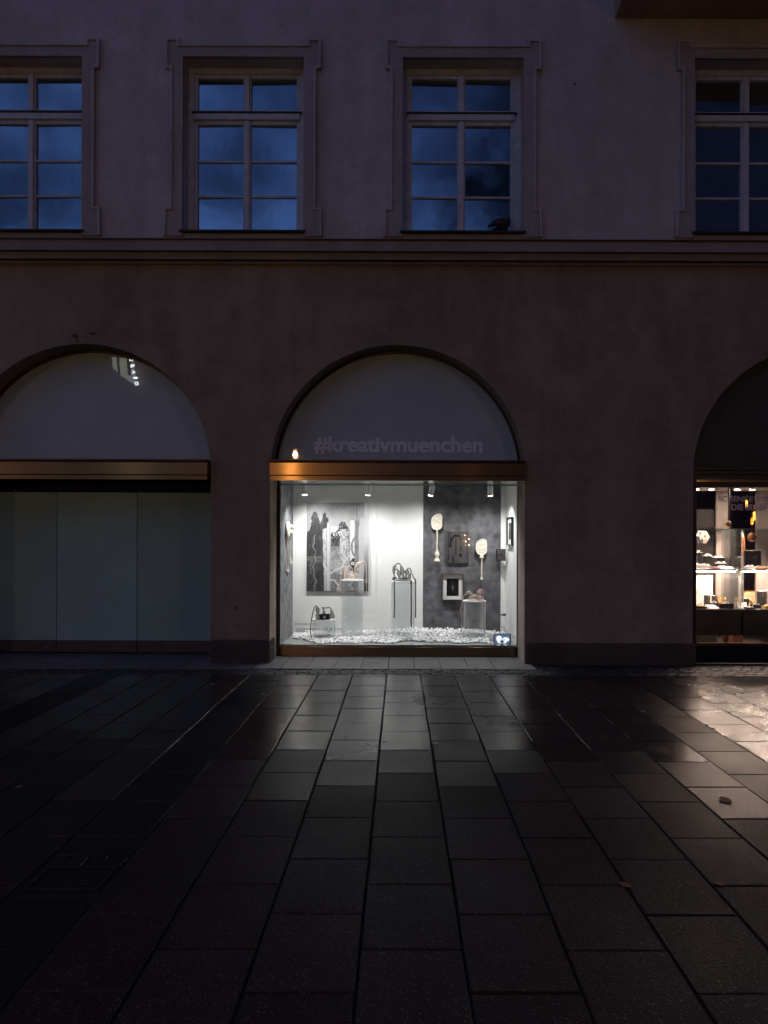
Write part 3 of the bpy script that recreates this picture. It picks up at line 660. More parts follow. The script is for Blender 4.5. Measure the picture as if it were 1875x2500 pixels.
lunette(arches['left'], M['lunette'], M['bronze_dark'])
lunette(arches['mid'], M['lunette'], M['bronze_dark'])
lunette(arches['right'], M['dark_lunette'], M['flashing'], rim=.075, y=8.66+CAMY, zb=2.47)

FY = 8.38+CAMY
def fascia(cx, label):
    x0, x1 = cx-RAD+.012, cx+RAD-.012
    f = MB().box(x0, x1, FY, FY+.36, 2.326, 2.478, .003).build('shutter_box', M['bronze'], B); f['label'] = label
    MB().box(x0+.006, x1-.006, FY+.008, FY+.35, 2.264, 2.3185, .003).build('lower_band', M['bronze'], f)
    MB().box(x0+.012, x1-.012, FY+.03, FY+.34, 2.3185, 2.326).build('shadow_gap', M['black_frame'], f)
    MB().box(x0-.008, x1+.008, FY-.015, FY+.42, 2.492, 2.515, .004).box(x0+.01, x1-.01, FY+.03, FY+.40, 2.478, 2.492).build('ledge', M['bronze_dark'], f)
    return f
fascia(arches['left'], 'bronze shutter box over the closed shop front')
fascia(arches['mid'], 'bronze shutter box over the lit display window')

# ---- the lit display window (part) with its case
DX0, DX1 = -1.57, 1.555; GD = 9.0; BD = 10.03; FZ = .14; CZ = 2.42
cxm = arches['mid']
dw = MB()
dw.box(cxm-RAD+.004, DX0-.012, GD-.03+CAMY, GD+.06+CAMY, 0.004, 2.262)           # posts
dwo = dw.build('display_window', M['bronze_dark'], B)
MB().box(DX1+.012, cxm+RAD-.004, GD-.03+CAMY, GD+.06+CAMY, 0.004, 2.262).build('post', M['bronze_dark'], dwo)
dwo['label'] = 'lit display window with white and grey case behind one clear pane'
MB().box(cxm-RAD+.05, cxm+RAD-.05, GD-.045+CAMY, GD+.05+CAMY, .004, FZ-.012, .004).build('bottom_rail', M['bronze_rail'], dwo)
MB().box(DX0-.012, DX1+.012, GD-.02+CAMY, GD+.05+CAMY, FZ-.011, FZ+.012, .003).build('sill_strip', M['steel'], dwo)
MB().box(cxm-RAD+.02, cxm+RAD-.02, FY+.352, GD+.012+CAMY, 2.262, 2.29).build('soffit', M['steel'], dwo)
MB().box(cxm-RAD+.02, cxm+RAD-.02, FY+.012, FY+.3515, 2.2615, 2.2638).build('soffit_front', M['steel'], dwo)
MB().box(DX0-.02, DX1+.02, GD+CAMY, GD+.01+CAMY, FZ+.012, 2.261).build('glass_pane', M['glass'], dwo)
MB().box(DX0-.008, DX0+.001, GD-.004+CAMY, GD+.014+CAMY, FZ+.012, 2.2605).box(DX1-.001, DX1+.008, GD-.004+CAMY, GD+.014+CAMY, FZ+.012, 2.2605).box(DX0+.001, DX1-.001, GD-.003+CAMY, GD+.0135+CAMY, 2.2505, 2.2605).build('glass_edge', M['edge_glass'], dwo)
by = BD+CAMY; gy = GD+.02+CAMY
case = MB().box(DX0-.03, DX1+.03, by+.021, by+.05, -.05, CZ+.04).build('display_case', M['white_wall'], B)
MB().box(DX0-.03, DX1+.03, gy, by+.02, CZ, CZ+.04).build('case_ceiling', M['white_wall'], case)
MB().box(DX0-.03, DX1+.03, gy+.032, by+.0205, 0.01, FZ).build('case_floor', M['floor'], case)
MB().box(DX0-.025, DX0, gy+.001, by, FZ+.0005, CZ-.001).build('side_panel', M['concrete_side'], case)
MB().box(DX1, DX1+.025, gy+.001, by, FZ+.0005, CZ-.001).build('side_panel', M['white_wall'], case)
xs = [DX0, PX(919, BD), PX(1033, BD), PX(1222.5, BD), DX1]
for i in range(4):
    MB().box(xs[i]+.0015, xs[i+1]-.0015, by, by+.02, FZ+.0006, CZ-.0012, 0).build('back_panel', [M['white_wall'], M['white_wall'], M['concrete'], M['white_wall']][i], case)

# ---- closed shop front on the left
pd = 9.08; py_ = pd+CAMY
cf = MB().box(-5.75, -2.30, py_+.03, py_+.06, 0, 2.47).build('closed_shop_front', M['black_frame'], B); cf['label'] = 'closed shop front of grey glass panels'
px_ = [-5.64, PX(139, pd), PX(335, pd), -2.42]
for a, b in zip(px_[:-1], px_[1:]):
    MB().box(a+.004, b-.004, py_, py_+.025, .182, 2.15, .002).build('grey_panel', M['panel'], cf)
    MB().box(a+.004, b-.004, py_-.012, py_+.025, .028, .178, .003).build('bottom_rail', M['rail_grey'], cf)
    MB().box(a+.004, b-.004, py_-.008, py_+.025, 2.155, 2.235, .003).build('head_rail', M['rail_grey'], cf)
c = P(115, 1581, pd); MB().lathe([(.0, -.022), (.016, -.02), (.018, 0)], (c.x, py_-.012, c.z), 14, 'Y').build('lock', M['steel'], cf, True)

# ---------------------------------------------------------------- sign lettering
a = P(766, 1102, 8.79); b = P(1179, 1102, 8.79)
sg = thing('sign_lettering', (0, a.y, a.z), 'raised grey letters reading #kreativmuenchen across the frosted arch', 'sign')
letters('#kreativmuenchen', a.x, b.x, a.z, 37.5*8.79/F, 8.799+CAMY, .007, M['sign'], sg, .034)

# ---------------------------------------------------------------- spotlights in the display case
def spotlight(px, pyb, d, lean, aim, label, on, power):
    b_ = P(px, pyb, d); top = Vector((b_.x+lean[0], b_.y+lean[1], CZ))
    r_ = .038; t = thing('spotlight', top, label, 'spotlight', 'white tube spotlights along the display case ceiling')
    ax = (b_-top).normalized()
    MB().tube([top, b_], r_, 18, smooth=False).build('housing', M['white_plastic'], t, True)
    MB().tube([b_-ax*.004, b_+ax*.003], r_*.84, 18, smooth=False).build('lens', M['spot_lens'], t)
    ld = bpy.data.lights.new('spot', 'SPOT'); ld.energy = power*1.18*LK; ld.spot_size = R(146); ld.spot_blend = 1.0; ld.shadow_soft_size = .03; ld.color = (.985, 1, 1)
    lo = bpy.data.objects.new('spot_beam', ld); link(lo, t); lo.location = b_+ax*.02-top
    lo.rotation_euler = (Vector(aim)-b_).to_track_quat('-Z', 'Y').to_euler()
M['spot_lens'] = emat('spot_lens', (1, .98, .93), 18)
spotlight(744, 1208, 9.42, (-.01, .03), (-.95, .90, .42), 'white tube spotlight over the large photo print, lens glowing', True, 70)
spotlight(898, 1209, 9.42, (.03, -.02), (-.45, .90, .42), 'white tube spotlight just left of the panel joint, pointing to the back', False, 40)
spotlight(1051, 1210, 9.42, (.055, .02), (.25, .90, .42), 'tilted white tube spotlight at the edge of the grey panel, lens glowing', True, 38)
spotlight(1197, 1211, 9.42, (0, -.02), (1.2, .8, .3), 'upright white tube spotlight near the right side wall', False, 56)

# ---------------------------------------------------------------- prints (flat printed surfaces as coloured meshes)
def vnoise(x, y, s, seed=0):
    rs = np.random.RandomState(seed); g_ = rs.rand(64, 64)
    x = x*s; y = y*s; i = np.floor(x).astype(int); j = np.floor(y).astype(int); fx = x-i; fy = y-j
    fx = fx*fx*(3-2*fx); fy = fy*fy*(3-2*fy); q = lambda a_, b_: g_[a_ % 64, b_ % 64]
    return (q(i, j)*(1-fx)+q(i+1, j)*fx)*(1-fy)+(q(i, j+1)*(1-fx)+q(i+1, j+1)*fx)*fy
def fbm(x, y, s, seed=0, o=4):
    r_ = 0; a_ = .5
    for k in range(o): r_ = r_+a_*vnoise(x, y, s*2**k, seed+k); a_ *= .5
    return r_/(1-.5**o)
def print_mesh(name, corner, ux, uz, nx, nz, func, mat, parent):
    """corner = top-left; ux, uz = edge vectors to the right and downwards"""
    U, V = np.meshgrid(np.linspace(0, 1, nx), np.linspace(0, 1, nz)); c_ = np.array(corner)
    co = c_+U[..., None]*np.array(ux)+V[..., None]*np.array(uz); co = co.reshape(-1, 3)
    idx = np.arange(nx*nz).reshape(nz, nx)
    f_ = np.stack([idx[:-1, :-1], idx[1:, :-1], idx[1:, 1:], idx[:-1, 1:]], -1).reshape(-1, 4)
    me = bpy.data.meshes.new(name); me.from_pydata(co.tolist(), [], f_.tolist())
    colr = func(U, V); colr = np.concatenate([np.clip(colr, 0, 1), np.ones(U.shape+(1,))], -1).reshape(-1, 4).astype(np.float32)
    at = me.color_attributes.new('print', 'FLOAT_COLOR', 'POINT'); at.data.foreach_set('color', colr.ravel())
    return finish(name, me, mat, parent)
g3 = lambda v: np.repeat(v[..., None], 3, -1)
def landscape(U, V):
    X = 95+U*1430; Y = 65+V*2085; n = fbm(U, V, 14, 3, 5); nf = fbm(U, V, 60, 9, 3)
    L = .10+.30*fbm(U, V*1.8, 5, 1, 5)+.16*np.clip((Y-60)/420, 0, 1)
    L = np.where((X > 1100) & (Y < 520), L*.8+.08*fbm(U*6, V*.5, 9, 17), L); L = np.where((np.abs(X-1258) < 7) & (Y < 500), .05, L)
    top = 660+420*(n-.5)-290*np.exp(-((X-300)/110)**4)-300*np.exp(-((X-525)/95)**4)+60*np.exp(-((X-410)/30)**2)+160*(fbm(U, V, 34, 77, 3)-.5)
    left = (X < 600) & (Y > top+120*(nf-.5)); L = np.where(left, .015+.05*nf+.03*(fbm(U, V, 20, 5) > .6), L)
    L = np.where((X < 490) & (Y > 1330) & (Y < 1480), .05+.12*fbm(U*.4, V*6, 12, 8), L)
    ln = 280+25*np.sin(Y/95)+18*np.sin(Y/37); L = np.where((np.abs(X-ln) < 8) & (Y > 820), .30, L)
    for (qx, qy) in [(190, 1540), (185, 1640), (200, 1720), (215, 1480)]:
        rr = np.hypot((X-qx), (Y-qy)); L = np.where((rr > 16) & (rr < 26), .22, L)
    mid = (X > 620) & (X < 1110) & (Y > 520); t2 = 720-np.clip(300-np.abs(X-925)*2.0, -60, 300)+240*(n-.5)
    L = np.where(mid & (Y > t2), .03+.35*np.clip(nf-.45, 0, 1)*2, L)
    bl = (X > 640) & (X < 880) & (Y > 600) & (Y < 850); L = np.where(bl & (nf > .52), .75, L)
    L = np.where((X > 640) & (X < 880) & (Y > 1100) & (Y < 1420), .05+.40*nf, L)
    L = np.where((X > 600) & (X < 1110) & (Y >= 1420), .20+.30*nf, L)
    L = np.where((X > 570) & (X < 1110) & (Y > 1700+60*np.sin(X/60)), .07+.25*nf, L)
    c1 = (X > 462+(Y-700)*.03) & (X < 562) & (Y > 700-.5*(X-462)); L = np.where(c1, .46-.20*(nf > .56)+.1*n, L)
    c2 = (X > 566) & (X < 652) & (Y > 535); L = np.where(c2, .62-.28*((X-566)/86)+.06*n, L)
    c3 = (X > 872) & (X < 1107) & (Y > 690); L = np.where(c3 & (Y < 1500), .52-.25*(nf > .56)-.12*(X > 1010)+.12*(n-.5), L)
    for pts in ([(1090, 1310), (1030, 1390), (960, 1480), (900, 1600), (760, 1650), (680, 1720), (560, 1750)], [(560, 1850), (640, 1890), (740, 1900), (790, 1960), (850, 2040)], [(490, 1500), (520, 1590), (570, 1640)]):
        q = catmull(pts, 8)
        for p in q: L = np.where(np.hypot(X-p[0], Y-p[1]) < 20, .55, L)
    c4 = (X > 1105) & (X < 1200) & (Y > 480); L = np.where(c4, .66, L)
    e1 = np.hypot((X-1290)/160, (Y-1110)/260); L = np.where(c4 & (np.abs(e1-1) < .06), .03, L); L = np.where(c4 & (np.abs(e1-.85) < .04), .05, L)
    low = c4 & (Y > 1370); L = np.where(low & (np.hypot((X-1210)/110, (Y-1560)/200) < 1), .03, L); L = np.where(low & (Y > 1900), .03, L)
    for (qx, qy) in [(1160, 1500), (1130, 1720), (1140, 1940), (1105, 2010), (1150, 2090)]:
        rr = np.hypot(X-qx, Y-qy); L = np.where((rr > 20) & (rr < 36), .85, L); L = np.where(rr < 14, .25, L)
    L = L*(.88+.24*fbm(U, V, 75, 91, 2))
    C = g3(L)
    c5 = (X > 1200) & (X < 1305) & (Y > 490); C = np.where(c5[..., None], g3(.10+.22*fbm(U*2, V, 16, 4)), C)
    c6 = (X > 1300) & (X < 1425) & (Y > 610-200*(X > 1340)); sp = fbm(U, V, 50, 12, 2)
    C = np.where(c6[..., None], np.stack([.36+.16*sp, .38+.12*sp, .42+.06*(1-sp)], -1), C)
    c7 = X >= 1425; dk = np.clip((Y-1000)/900, 0, 1)[..., None]
    C = np.where(c7[..., None], g3(.42+.12*fbm(U*3, V*.4, 9, 15))*(1-dk)+.03*dk, C)
    return C
tl = P(749, 1227, 10.0); br = P(899, 1443, 10.0)
ap = thing('photo_print', (tl.x/2+br.x/2, tl.y, br.z), 'large black and white photo print of dark trees and pale columns on the white panel', 'print')
M['acr_print'] = print_mat('acrylic_print', .4, .8)
MB().box(tl.x, br.x, tl.y+.003, by-.001, br.z, tl.z).build('backing', M['black_plastic'], ap)
MB().box(tl.x, br.x, tl.y-.002, tl.y+.004, br.z-.006, br.z-.0005).build('bottom_edge', M['steel'], ap)
print_mesh('sheet', (tl.x, tl.y, tl.z), (br.x-tl.x, 0, 0), (0, 0, br.z-tl.z), 150, 216, landscape, M['acr_print'], ap)

def machine(U, V):
    n = fbm(U*1.0, V*.35, 9, 21, 4); L = .045+.05*n
    for (x0, x1, y0, y1, s_) in [(.05, .10, .0, .9, .3), (.13, .17, 0, .3, .3), (.38, .42, .2, .75, .2), (.40, .60, .10, .17, .2), (.58, .62, .15, .7, .3), (.63, .69, .2, .37, .3), (.63, .69, .45, .6, .35), (.25, .30, .75, 1, .2), (.33, .36, .78, 1, .25), (.55, .68, .72, .80, .2), (.9, .92, 0, .8, .4)]:
        L = np.where((U > x0+.04*(n-.5)) & (U < x1+.04*(n-.5)) & (V > y0) & (V < y1), L*s_, L)
    d = np.abs(np.hypot((U-.45)/.3, (V-.45)/.33)-1); L = np.where((d < .12) & (U < .42) & (V < .5), L*.25, L)
    return np.stack([L*1.02, L*.95, L], -1)
M['print_dark'] = print_mat('dark_film_print', .25, .5)
tl = P(1091.5, 1297.5, 9.99); br = P(1145, 1374.5, 9.99)
dp = thing('film_print', (tl.x/2+br.x/2, tl.y, br.z), 'unframed dark grey print of blurred machinery between the two cream paddles', 'print')
MB().box(tl.x, br.x, tl.y+.002, by-.001, br.z, tl.z).build('backing', M['black_plastic'], dp)
print_mesh('sheet', (tl.x, tl.y, tl.z), (br.x-tl.x, 0, 0), (0, 0, br.z-tl.z), 44, 62, machine, M['print_dark'], dp)

def burst(U, V):
    X = U-.5; Y = (V-.5)*1.4; a_ = np.arctan2(Y, X); r_ = np.hypot(X, Y); n = fbm(U, V, 12, 31)
    L = .006+.004*n; ray = np.abs(np.sin(a_*9+3*n+r_*6)); L = L+np.where((ray < .16) & (r_ < .5) & (r_ > .08), .10*(1-r_*1.4), 0)
    core = (np.abs(X-.02*np.sin(Y*20)) < .10*np.clip(1-np.abs(Y)*2.2, 0, 1)) & (n > .45); L = L+np.where(core, .12, 0)
    return np.stack([L*.95, L*.95, L], -1)
tl = P(1079.5, 1401, 9.97); br = P(1131.5, 1466, 9.97)
def framed(name, label, tlc, brc, yb, pr, mat_mat=M['white_plastic']):
    t = thing(name, (tlc.x/2+brc.x/2, tlc.y, brc.z), label, 'picture')
    x0, x1, z0, z1, y0 = tlc.x, brc.x, brc.z, tlc.z, tlc.y; w = .010
    MB().box(x0, x1, y0, yb, z1-w, z1, .001).box(x0, x1, y0, yb, z0, z0+w, .001).box(x0, x0+w, y0, yb, z0+w, z1-w, .001).box(x1-w, x1, y0, yb, z0+w, z1-w, .001).build('frame', M['bronze_dark'], t)
    MB().box(x0+w, x1-w, yb-.014, yb-.002, z0+w, z1-w).build('mat', mat_mat, t)
    return t
fp = framed('framed_picture', 'framed picture with wide white mat around a dark starburst drawing, beside the right pedestal', tl, br, by-.001, burst)
p0, p1 = P(1090.5, 1412.5, 10.01), P(1120, 1455, 10.01)
print_mesh('print', (p0.x, by-.0165, p0.z), (p1.x-p0.x, 0, 0), (0, 0, p1.z-p0.z), 36, 50, burst, M['print_dark'], fp)
# framed picture on the right side wall
sx = DX1-.036; d0, d1 = 9.32, 9.74; zt_, zb_ = 1.855, 1.462
sp_ = thing('framed_picture', (DX1, (d0+d1)/2+CAMY, zb_), 'narrow looking framed picture with white mat hung on the white side wall', 'picture')
w = .012; y0, y1 = d0+CAMY, d1+CAMY
MB().box(sx, DX1-.001, y0, y1, zt_-w, zt_).box(sx, DX1-.001, y0, y1, zb_, zb_+w).box(sx, DX1-.001, y0, y0+w, zb_+w, zt_-w).box(sx, DX1-.001, y1-w, y1, zb_+w, zt_-w).build('frame', M['black_plastic'], sp_)
MB().box(DX1-.014, DX1-.002, y0+w, y1-w, zb_+w, zt_-w).build('mat', M['white_plastic'], sp_)
print_mesh('print', (DX1-.0155, y1-.10, zt_-.08), (0, -(y1-y0-.2), 0), (0, 0, -(zt_-zb_-.16)), 24, 36, lambda U, V: g3(.05+.06*fbm(U, V, 8, 41)), M['print_dark'], sp_)
# small dark picture across the corner
c0 = P(1211, 1340, 9.96); c1 = P(1234.5, 1370, 9.80)
sm = thing('small_picture', ((c0.x+c1.x)/2, c0.y, c1.z), 'small dark purple picture set across the right back corner of the display case', 'picture')
MB().add([(c0.x, c0.y, c1.z), (c1.x, c1.y, c1.z), (c1.x, c1.y, c0.z), (c0.x, c0.y, c0.z), (c0.x, c0.y+.012, c1.z), (c1.x, c1.y+.012, c1.z), (c1.x, c1.y+.012, c0.z), (c0.x, c0.y+.012, c0.z)],
         [(0, 1, 2, 3), (4, 7, 6, 5), (0, 4, 5, 1), (1, 5, 6, 2), (2, 6, 7, 3), (3, 7, 4, 0)]).build('board', M['black_plastic'], sm)
def duskprint(U, V):
    L = .035+.03*fbm(U, V, 7, 51); L = np.where(np.hypot((U-.45)/.25, (V-.5)/.12) < 1, .012, L); L = np.where(np.minimum(np.minimum(U, 1-U), np.minimum(V, 1-V)) < .05, .015, L)
    return np.stack([L*1.15, L*.9, L*1.1], -1)
print_mesh('print', (c0.x+.002, c0.y-.002, c0.z-.002), (c1.x-c0.x-.004, c1.y-c0.y, 0), (0, 0, c1.z-c0.z+.004), 22, 28, duskprint, M['print_dark'], sm)

# ---------------------------------------------------------------- acrylic pedestals
def pedestal(px0, px1, pyt, d, label):
    a_, b_ = P(px0, pyt, d), P(px1, pyt, d); cx = (a_.x+b_.x)/2; r_ = (b_.x-a_.x)/2; zt = a_.z
    t = thing('pedestal', (cx, d+CAMY, FZ), label, 'pedestal', 'clear acrylic pedestals with white tops')
    m = MB().lathe([(r_, FZ+.001), (r_, zt-.012)], (cx, d+CAMY, 0), 40, cap=False); m.build('tube', M['acrylic'], t, True)
    MB().lathe([(r_*.985, FZ+.001), (r_*.985, zt-.012)], (cx, d+CAMY, 0), 40, cap=False).build('tube_inside', M['acrylic'], t, True)
    MB().lathe([(r_+.002, zt-.012), (r_+.002, zt-.002), (r_, zt)], (cx, d+CAMY, 0), 40).build('top', M['white_plastic'], t)
    return Vector((cx, d+CAMY, zt))
p1 = pedestal(762.5, 819, 1511, 9.45, 'lowest pedestal, at the far left, carrying the small black camera sculpture')
p2 = pedestal(833, 887, 1415, 9.62, 'tall pedestal in front of the large photo print, carrying the blush sculpture')
p3 = pedestal(955, 1012.5, 1418, 9.5, 'tallest pedestal, in front of the white panel, carrying the charcoal pod sculpture')
p4 = pedestal(1130, 1186, 1465.5, 9.5, 'stout pedestal in front of the grey panel, carrying the rose sculpture')

# ---------------------------------------------------------------- gauze sculptures
class Sculpt:
    def __init__(s, off, sc, d, label, base):
        s.off, s.sc, s.d = off, sc, d; s.t = thing('gauze_sculpture', base, label, 'sculpture', 'gauze sculptures on the clear pedestals')
    def pt(s, q, dd=0): return P(s.off[0]+q[0]/s.sc, s.off[1]+q[1]/s.sc, s.d+dd)
    def r(s, r_): return r_/s.sc*s.d/F
    def tube(s, name, mat, pts, rad, dd=0, flat=.75, n=10):
        rad = [s.r(x) for x in rad] if isinstance(rad, (list, tuple)) else s.r(rad)
        return MB().tube([s.pt(q, dd) for q in pts], rad, n, 6, flat).build(name, mat, s.t, True)
    def pod(s, mat, rim, pts, rad, dd=0, flat=.7):
        o = s.tube('pod', mat, pts, rad, dd, flat, 14)
        q = catmull([tuple(s.pt(p, dd))+(s.r(r_),) for p, r_ in zip(pts, rad)], 5); m = MB()
        for sg_ in (-1, 1):                                     # wired seams along both outlines
            ed = []
            for i, a_ in enumerate(q):
                t_ = np.array(q[min(i+1, len(q)-1)][:3])-np.array(q[max(i-1, 0)][:3]); nrm = np.array([t_[2], 0, -t_[0]]); nrm = nrm/(np.linalg.norm(nrm)+1e-9)
                ed.append(Vector(a_[:3]+sg_*nrm*a_[3]))
            m.tube(ed, .0022, 5, smooth=False)
        m.build('seam', rim, o, True); return o
gd, gk, gt = M['gauze_dark'], M['gauze_black'], M['gauze_tube']
s1 = Sculpt((740, 1460), 11.85, 9.40, 'small black gauze camera sculpture with a hose drooping to the pebbles', p1)
MB().lathe([(.105, p1.z+.0005), (.105, p1.z+.008)], (s1.pt((567, 600)).x, p1.y-.03, 0), 28).build('base_plate', M['black_plastic'], s1.t)
c = s1.pt((620, 525)); MB().box(c.x-s1.r(150), c.x+s1.r(150), c.y-.03, c.y+.03, p1.z+.008, s1.pt((0, 460)).z, .006).build('camera_body', gk, s1.t)
for i in range(12):
    xx = c.x-s1.r(140)+i*s1.r(25); MB().box(xx, xx+.002, c.y-.034, c.y-.031, p1.z+.012, s1.pt((0, 470)).z).build('rib', M['black_plastic'], s1.t)
c = s1.pt((628, 545)); MB().torus((c.x, c.y-.045, c.z), s1.r(50), s1.r(13), 'Y').build('lens_ring', M['black_plastic'], s1.t, True)
MB().lathe([(s1.r(38), -.004), (s1.r(38), .004)], (c.x, c.y-.043, c.z), 20, 'Y').build('lens', M['white_plastic'], s1.t)
s1.pod(gd, gt, [(395, 240), (412, 300), (420, 350), (430, 400), (425, 450), (415, 500), (415, 560), (410, 595)], [8, 45, 60, 42, 36, 45, 40, 30], -.02)
s1.tube('hose', gt, [(400, 240), (350, 235), (310, 320), (270, 480), (235, 700), (212, 900), (225, 1050), (250, 1150)], 14, -.10, 1)
s1.pod(gd, gt, [(565, 285), (590, 340), (603, 400), (606, 450), (603, 490)], [12, 15, 32, 45, 45], -.03)
s1.tube('hose', gt, [(550, 270), (620, 290), (700, 282), (770, 278), (812, 335)], 15, -.03, 1)
s1.pod(gd, gt, [(810, 330), (832, 430), (845, 520), (845, 595)], [15, 42, 62, 64], -.03)

pk = M['gauze_pink']
s2 = Sculpt((820, 1350), 16.59, 9.58, 'blush gauze sculpture with a ring and long drooping tails in front of the photo print', p2)
c = s2.pt((635, 1065)); MB().lathe([(s2.r(335), p2.z+.0005), (s2.r(335), p2.z+.008)], (c.x, p2.y, 0), 28).build('base_plate', M['white_plastic'], s2.t)
s2.pod(pk, pk, [(420, 600), (430, 720), (430, 850), (440, 960), (440, 1045)], [25, 75, 105, 115, 90])
s2.tube('tail', pk, [(410, 590), (330, 560), (250, 600), (200, 700), (190, 800), (190, 950), (180, 1150), (140, 1330)], 28, -.06, 1)
s2.pod(pk, pk, [(140, 1320), (125, 1400), (120, 1530), (125, 1620)], [28, 55, 88, 62], -.06)
s2.tube('knob', pk, [(195, 790), (200, 845), (185, 900)], [22, 60, 28], -.06)
s2.tube('tail', pk, [(430, 590), (500, 548), (580, 548), (650, 640), (690, 760)], 24, 0, 1)
c = s2.pt((655, 870)); MB().torus((c.x, c.y-.03, c.z), s2.r(95), s2.r(32), 'Y').build('ring', pk, s2.t, True)
s2.tube('ring_stand', pk, [(650, 940), (660, 1000), (660, 1045)], [50, 90, 90])
s2.pod(pk, pk, [(795, 800), (830, 900), (835, 1000), (840, 1045)], [20, 80, 105, 115], .02)
s2.pod(pk, pk, [(790, 800), (800, 700), (860, 590), (940, 480), (1040, 390), (1110, 340)], [18, 50, 115, 125, 60, 24], -.02)
s2.tube('tail', pk, [(1080, 350), (1130, 335), (1190, 390), (1220, 500), (1238, 800), (1248, 1040)], 24, -.03, 1)
s2.pod(pk, pk, [(1245, 1030), (1232, 1140), (1240, 1230)], [20, 50, 18], -.03)
s2.tube('tail', pk, [(1240, 1220), (1240, 1400), (1242, 1640)], 18, -.03, 1)

s3 = Sculpt((940, 1350), 16.59, 9.46, 'charcoal gauze sculpture of looping pods with three hanging hoses', p3)
c = s3.pt((745, 1095)); MB().lathe([(s3.r(330), p3.z+.0005), (s3.r(330), p3.z+.010)], (c.x, p3.y, 0), 28).build('base_plate', M['black_plastic'], s3.t)
s3.pod(gd, gt, [(645, 520), (680, 640), (695, 740), (718, 850), (728, 960), (730, 1070)], [22, 70, 92, 62, 36, 42])
s3.tube('hose', gt, [(650, 540), (600, 445), (540, 420), (470, 452), (425, 500)], 24, 0, 1)
s3.pod(gd, gt, [(430, 495), (390, 560), (355, 630), (325, 720), (325, 780)], [20, 58, 46, 24, 22])
s3.tube('hose', gt, [(325, 775), (350, 830), (372, 890), (370, 965)], 20, 0, 1)
s3.pod(gd, gt, [(510, 680), (548, 780), (570, 860), (585, 950), (583, 1075)], [20, 62, 76, 48, 45], -.03)
s3.tube('hose', gt, [(515, 690), (460, 650), (400, 700), (385, 780), (368, 870)], 24, -.03, 1)
s3.pod(gd, gt, [(905, 660), (890, 760), (870, 850), (858, 893)], [25, 92, 62, 30])
s3.pod(gd, gt, [(858, 890), (845, 950), (830, 1010), (830, 1075)], [28, 58, 62, 58])
s3.tube('hose', gt, [(900, 660), (960, 612), (1030, 660), (1060, 760), (1035, 840)], 22, 0, 1)
s3.pod(gd, gt, [(1040, 830), (1000, 890), (990, 980), (990, 1075)], [20, 55, 55, 50], -.02)
s3.pod(gd, gt, [(370, 960), (380, 1000), (395, 1080)], [20, 70, 110], -.02)
for i, qx in enumerate((660, 720, 790, 850, 920)):
    s3.tube('coil', gk, [(qx-25, 1080), (qx, 1010), (qx+25, 1080)], 12, -.05, 1)
def hang(pts, rr): MB().tube([P(a_, b_, 9.30) for a_, b_ in pts], [r_*9.3/F for r_ in rr], 9, 5).build('hose', gt, s3.t, True)
hang([(962.2, 1408), (962.6, 1430), (963.2, 1465), (962.6, 1508.5)], [1.5]*4)
hang([(1003.7, 1418), (1003.9, 1424), (1004, 1429), (1004, 1470), (1003.8, 1529)], [2.6, 2.3, 1.7, 1.7, 1.7])
hang([(1005.5, 1400), (1010, 1410), (1014, 1417), (1014.6, 1430), (1014.8, 1470), (1014.6, 1508.5)], [1, 1.2, 2.0, 1.6, 1.6, 1.6])

rs_ = M['gauze_rose']
s4 = Sculpt((1110, 1420), 9.76, 9.46, 'rose gauze sculpture lying on the pedestal, two arms bending down its sides', p4)
c = s4.pt((490, 425)); MB().lathe([(s4.r(185), p4.z+.0005), (s4.r(185), p4.z+.006)], (c.x, p4.y, 0), 28).build('base_plate', M['gauze_rose'], s4.t)
s4.tube('body', rs_, [(330, 425), (400, 385), (480, 360), (540, 395), (600, 375), (670, 415)], [12, 45, 58, 42, 52, 20])
c = s4.pt((595, 400)); MB().torus((c.x, c.y-.05, c.z), s4.r(40), s4.r(13), 'Y').build('ring', M['gauze_rose'], s4.t, True)
s4.tube('arm', rs_, [(440, 330), (410, 295), (360, 270), (320, 255), (260, 300), (215, 360), (185, 450), (165, 580), (150, 680), (165, 800), (165, 1000), (160, 1190)], [14, 14, 34, 36, 15, 12, 12, 11, 22, 12, 12, 20], -.06)
s4.pod(rs_, rs_, [(595, 330), (588, 270), (600, 215), (630, 188)], [22, 54, 34, 16], -.02)
s4.tube('arm', rs_, [(625, 188), (660, 205), (682, 300), (692, 420), (700, 620), (703, 800), (706, 1000), (710, 1200)], [14, 16, 15, 14, 20, 14, 18, 22], -.14, .8)

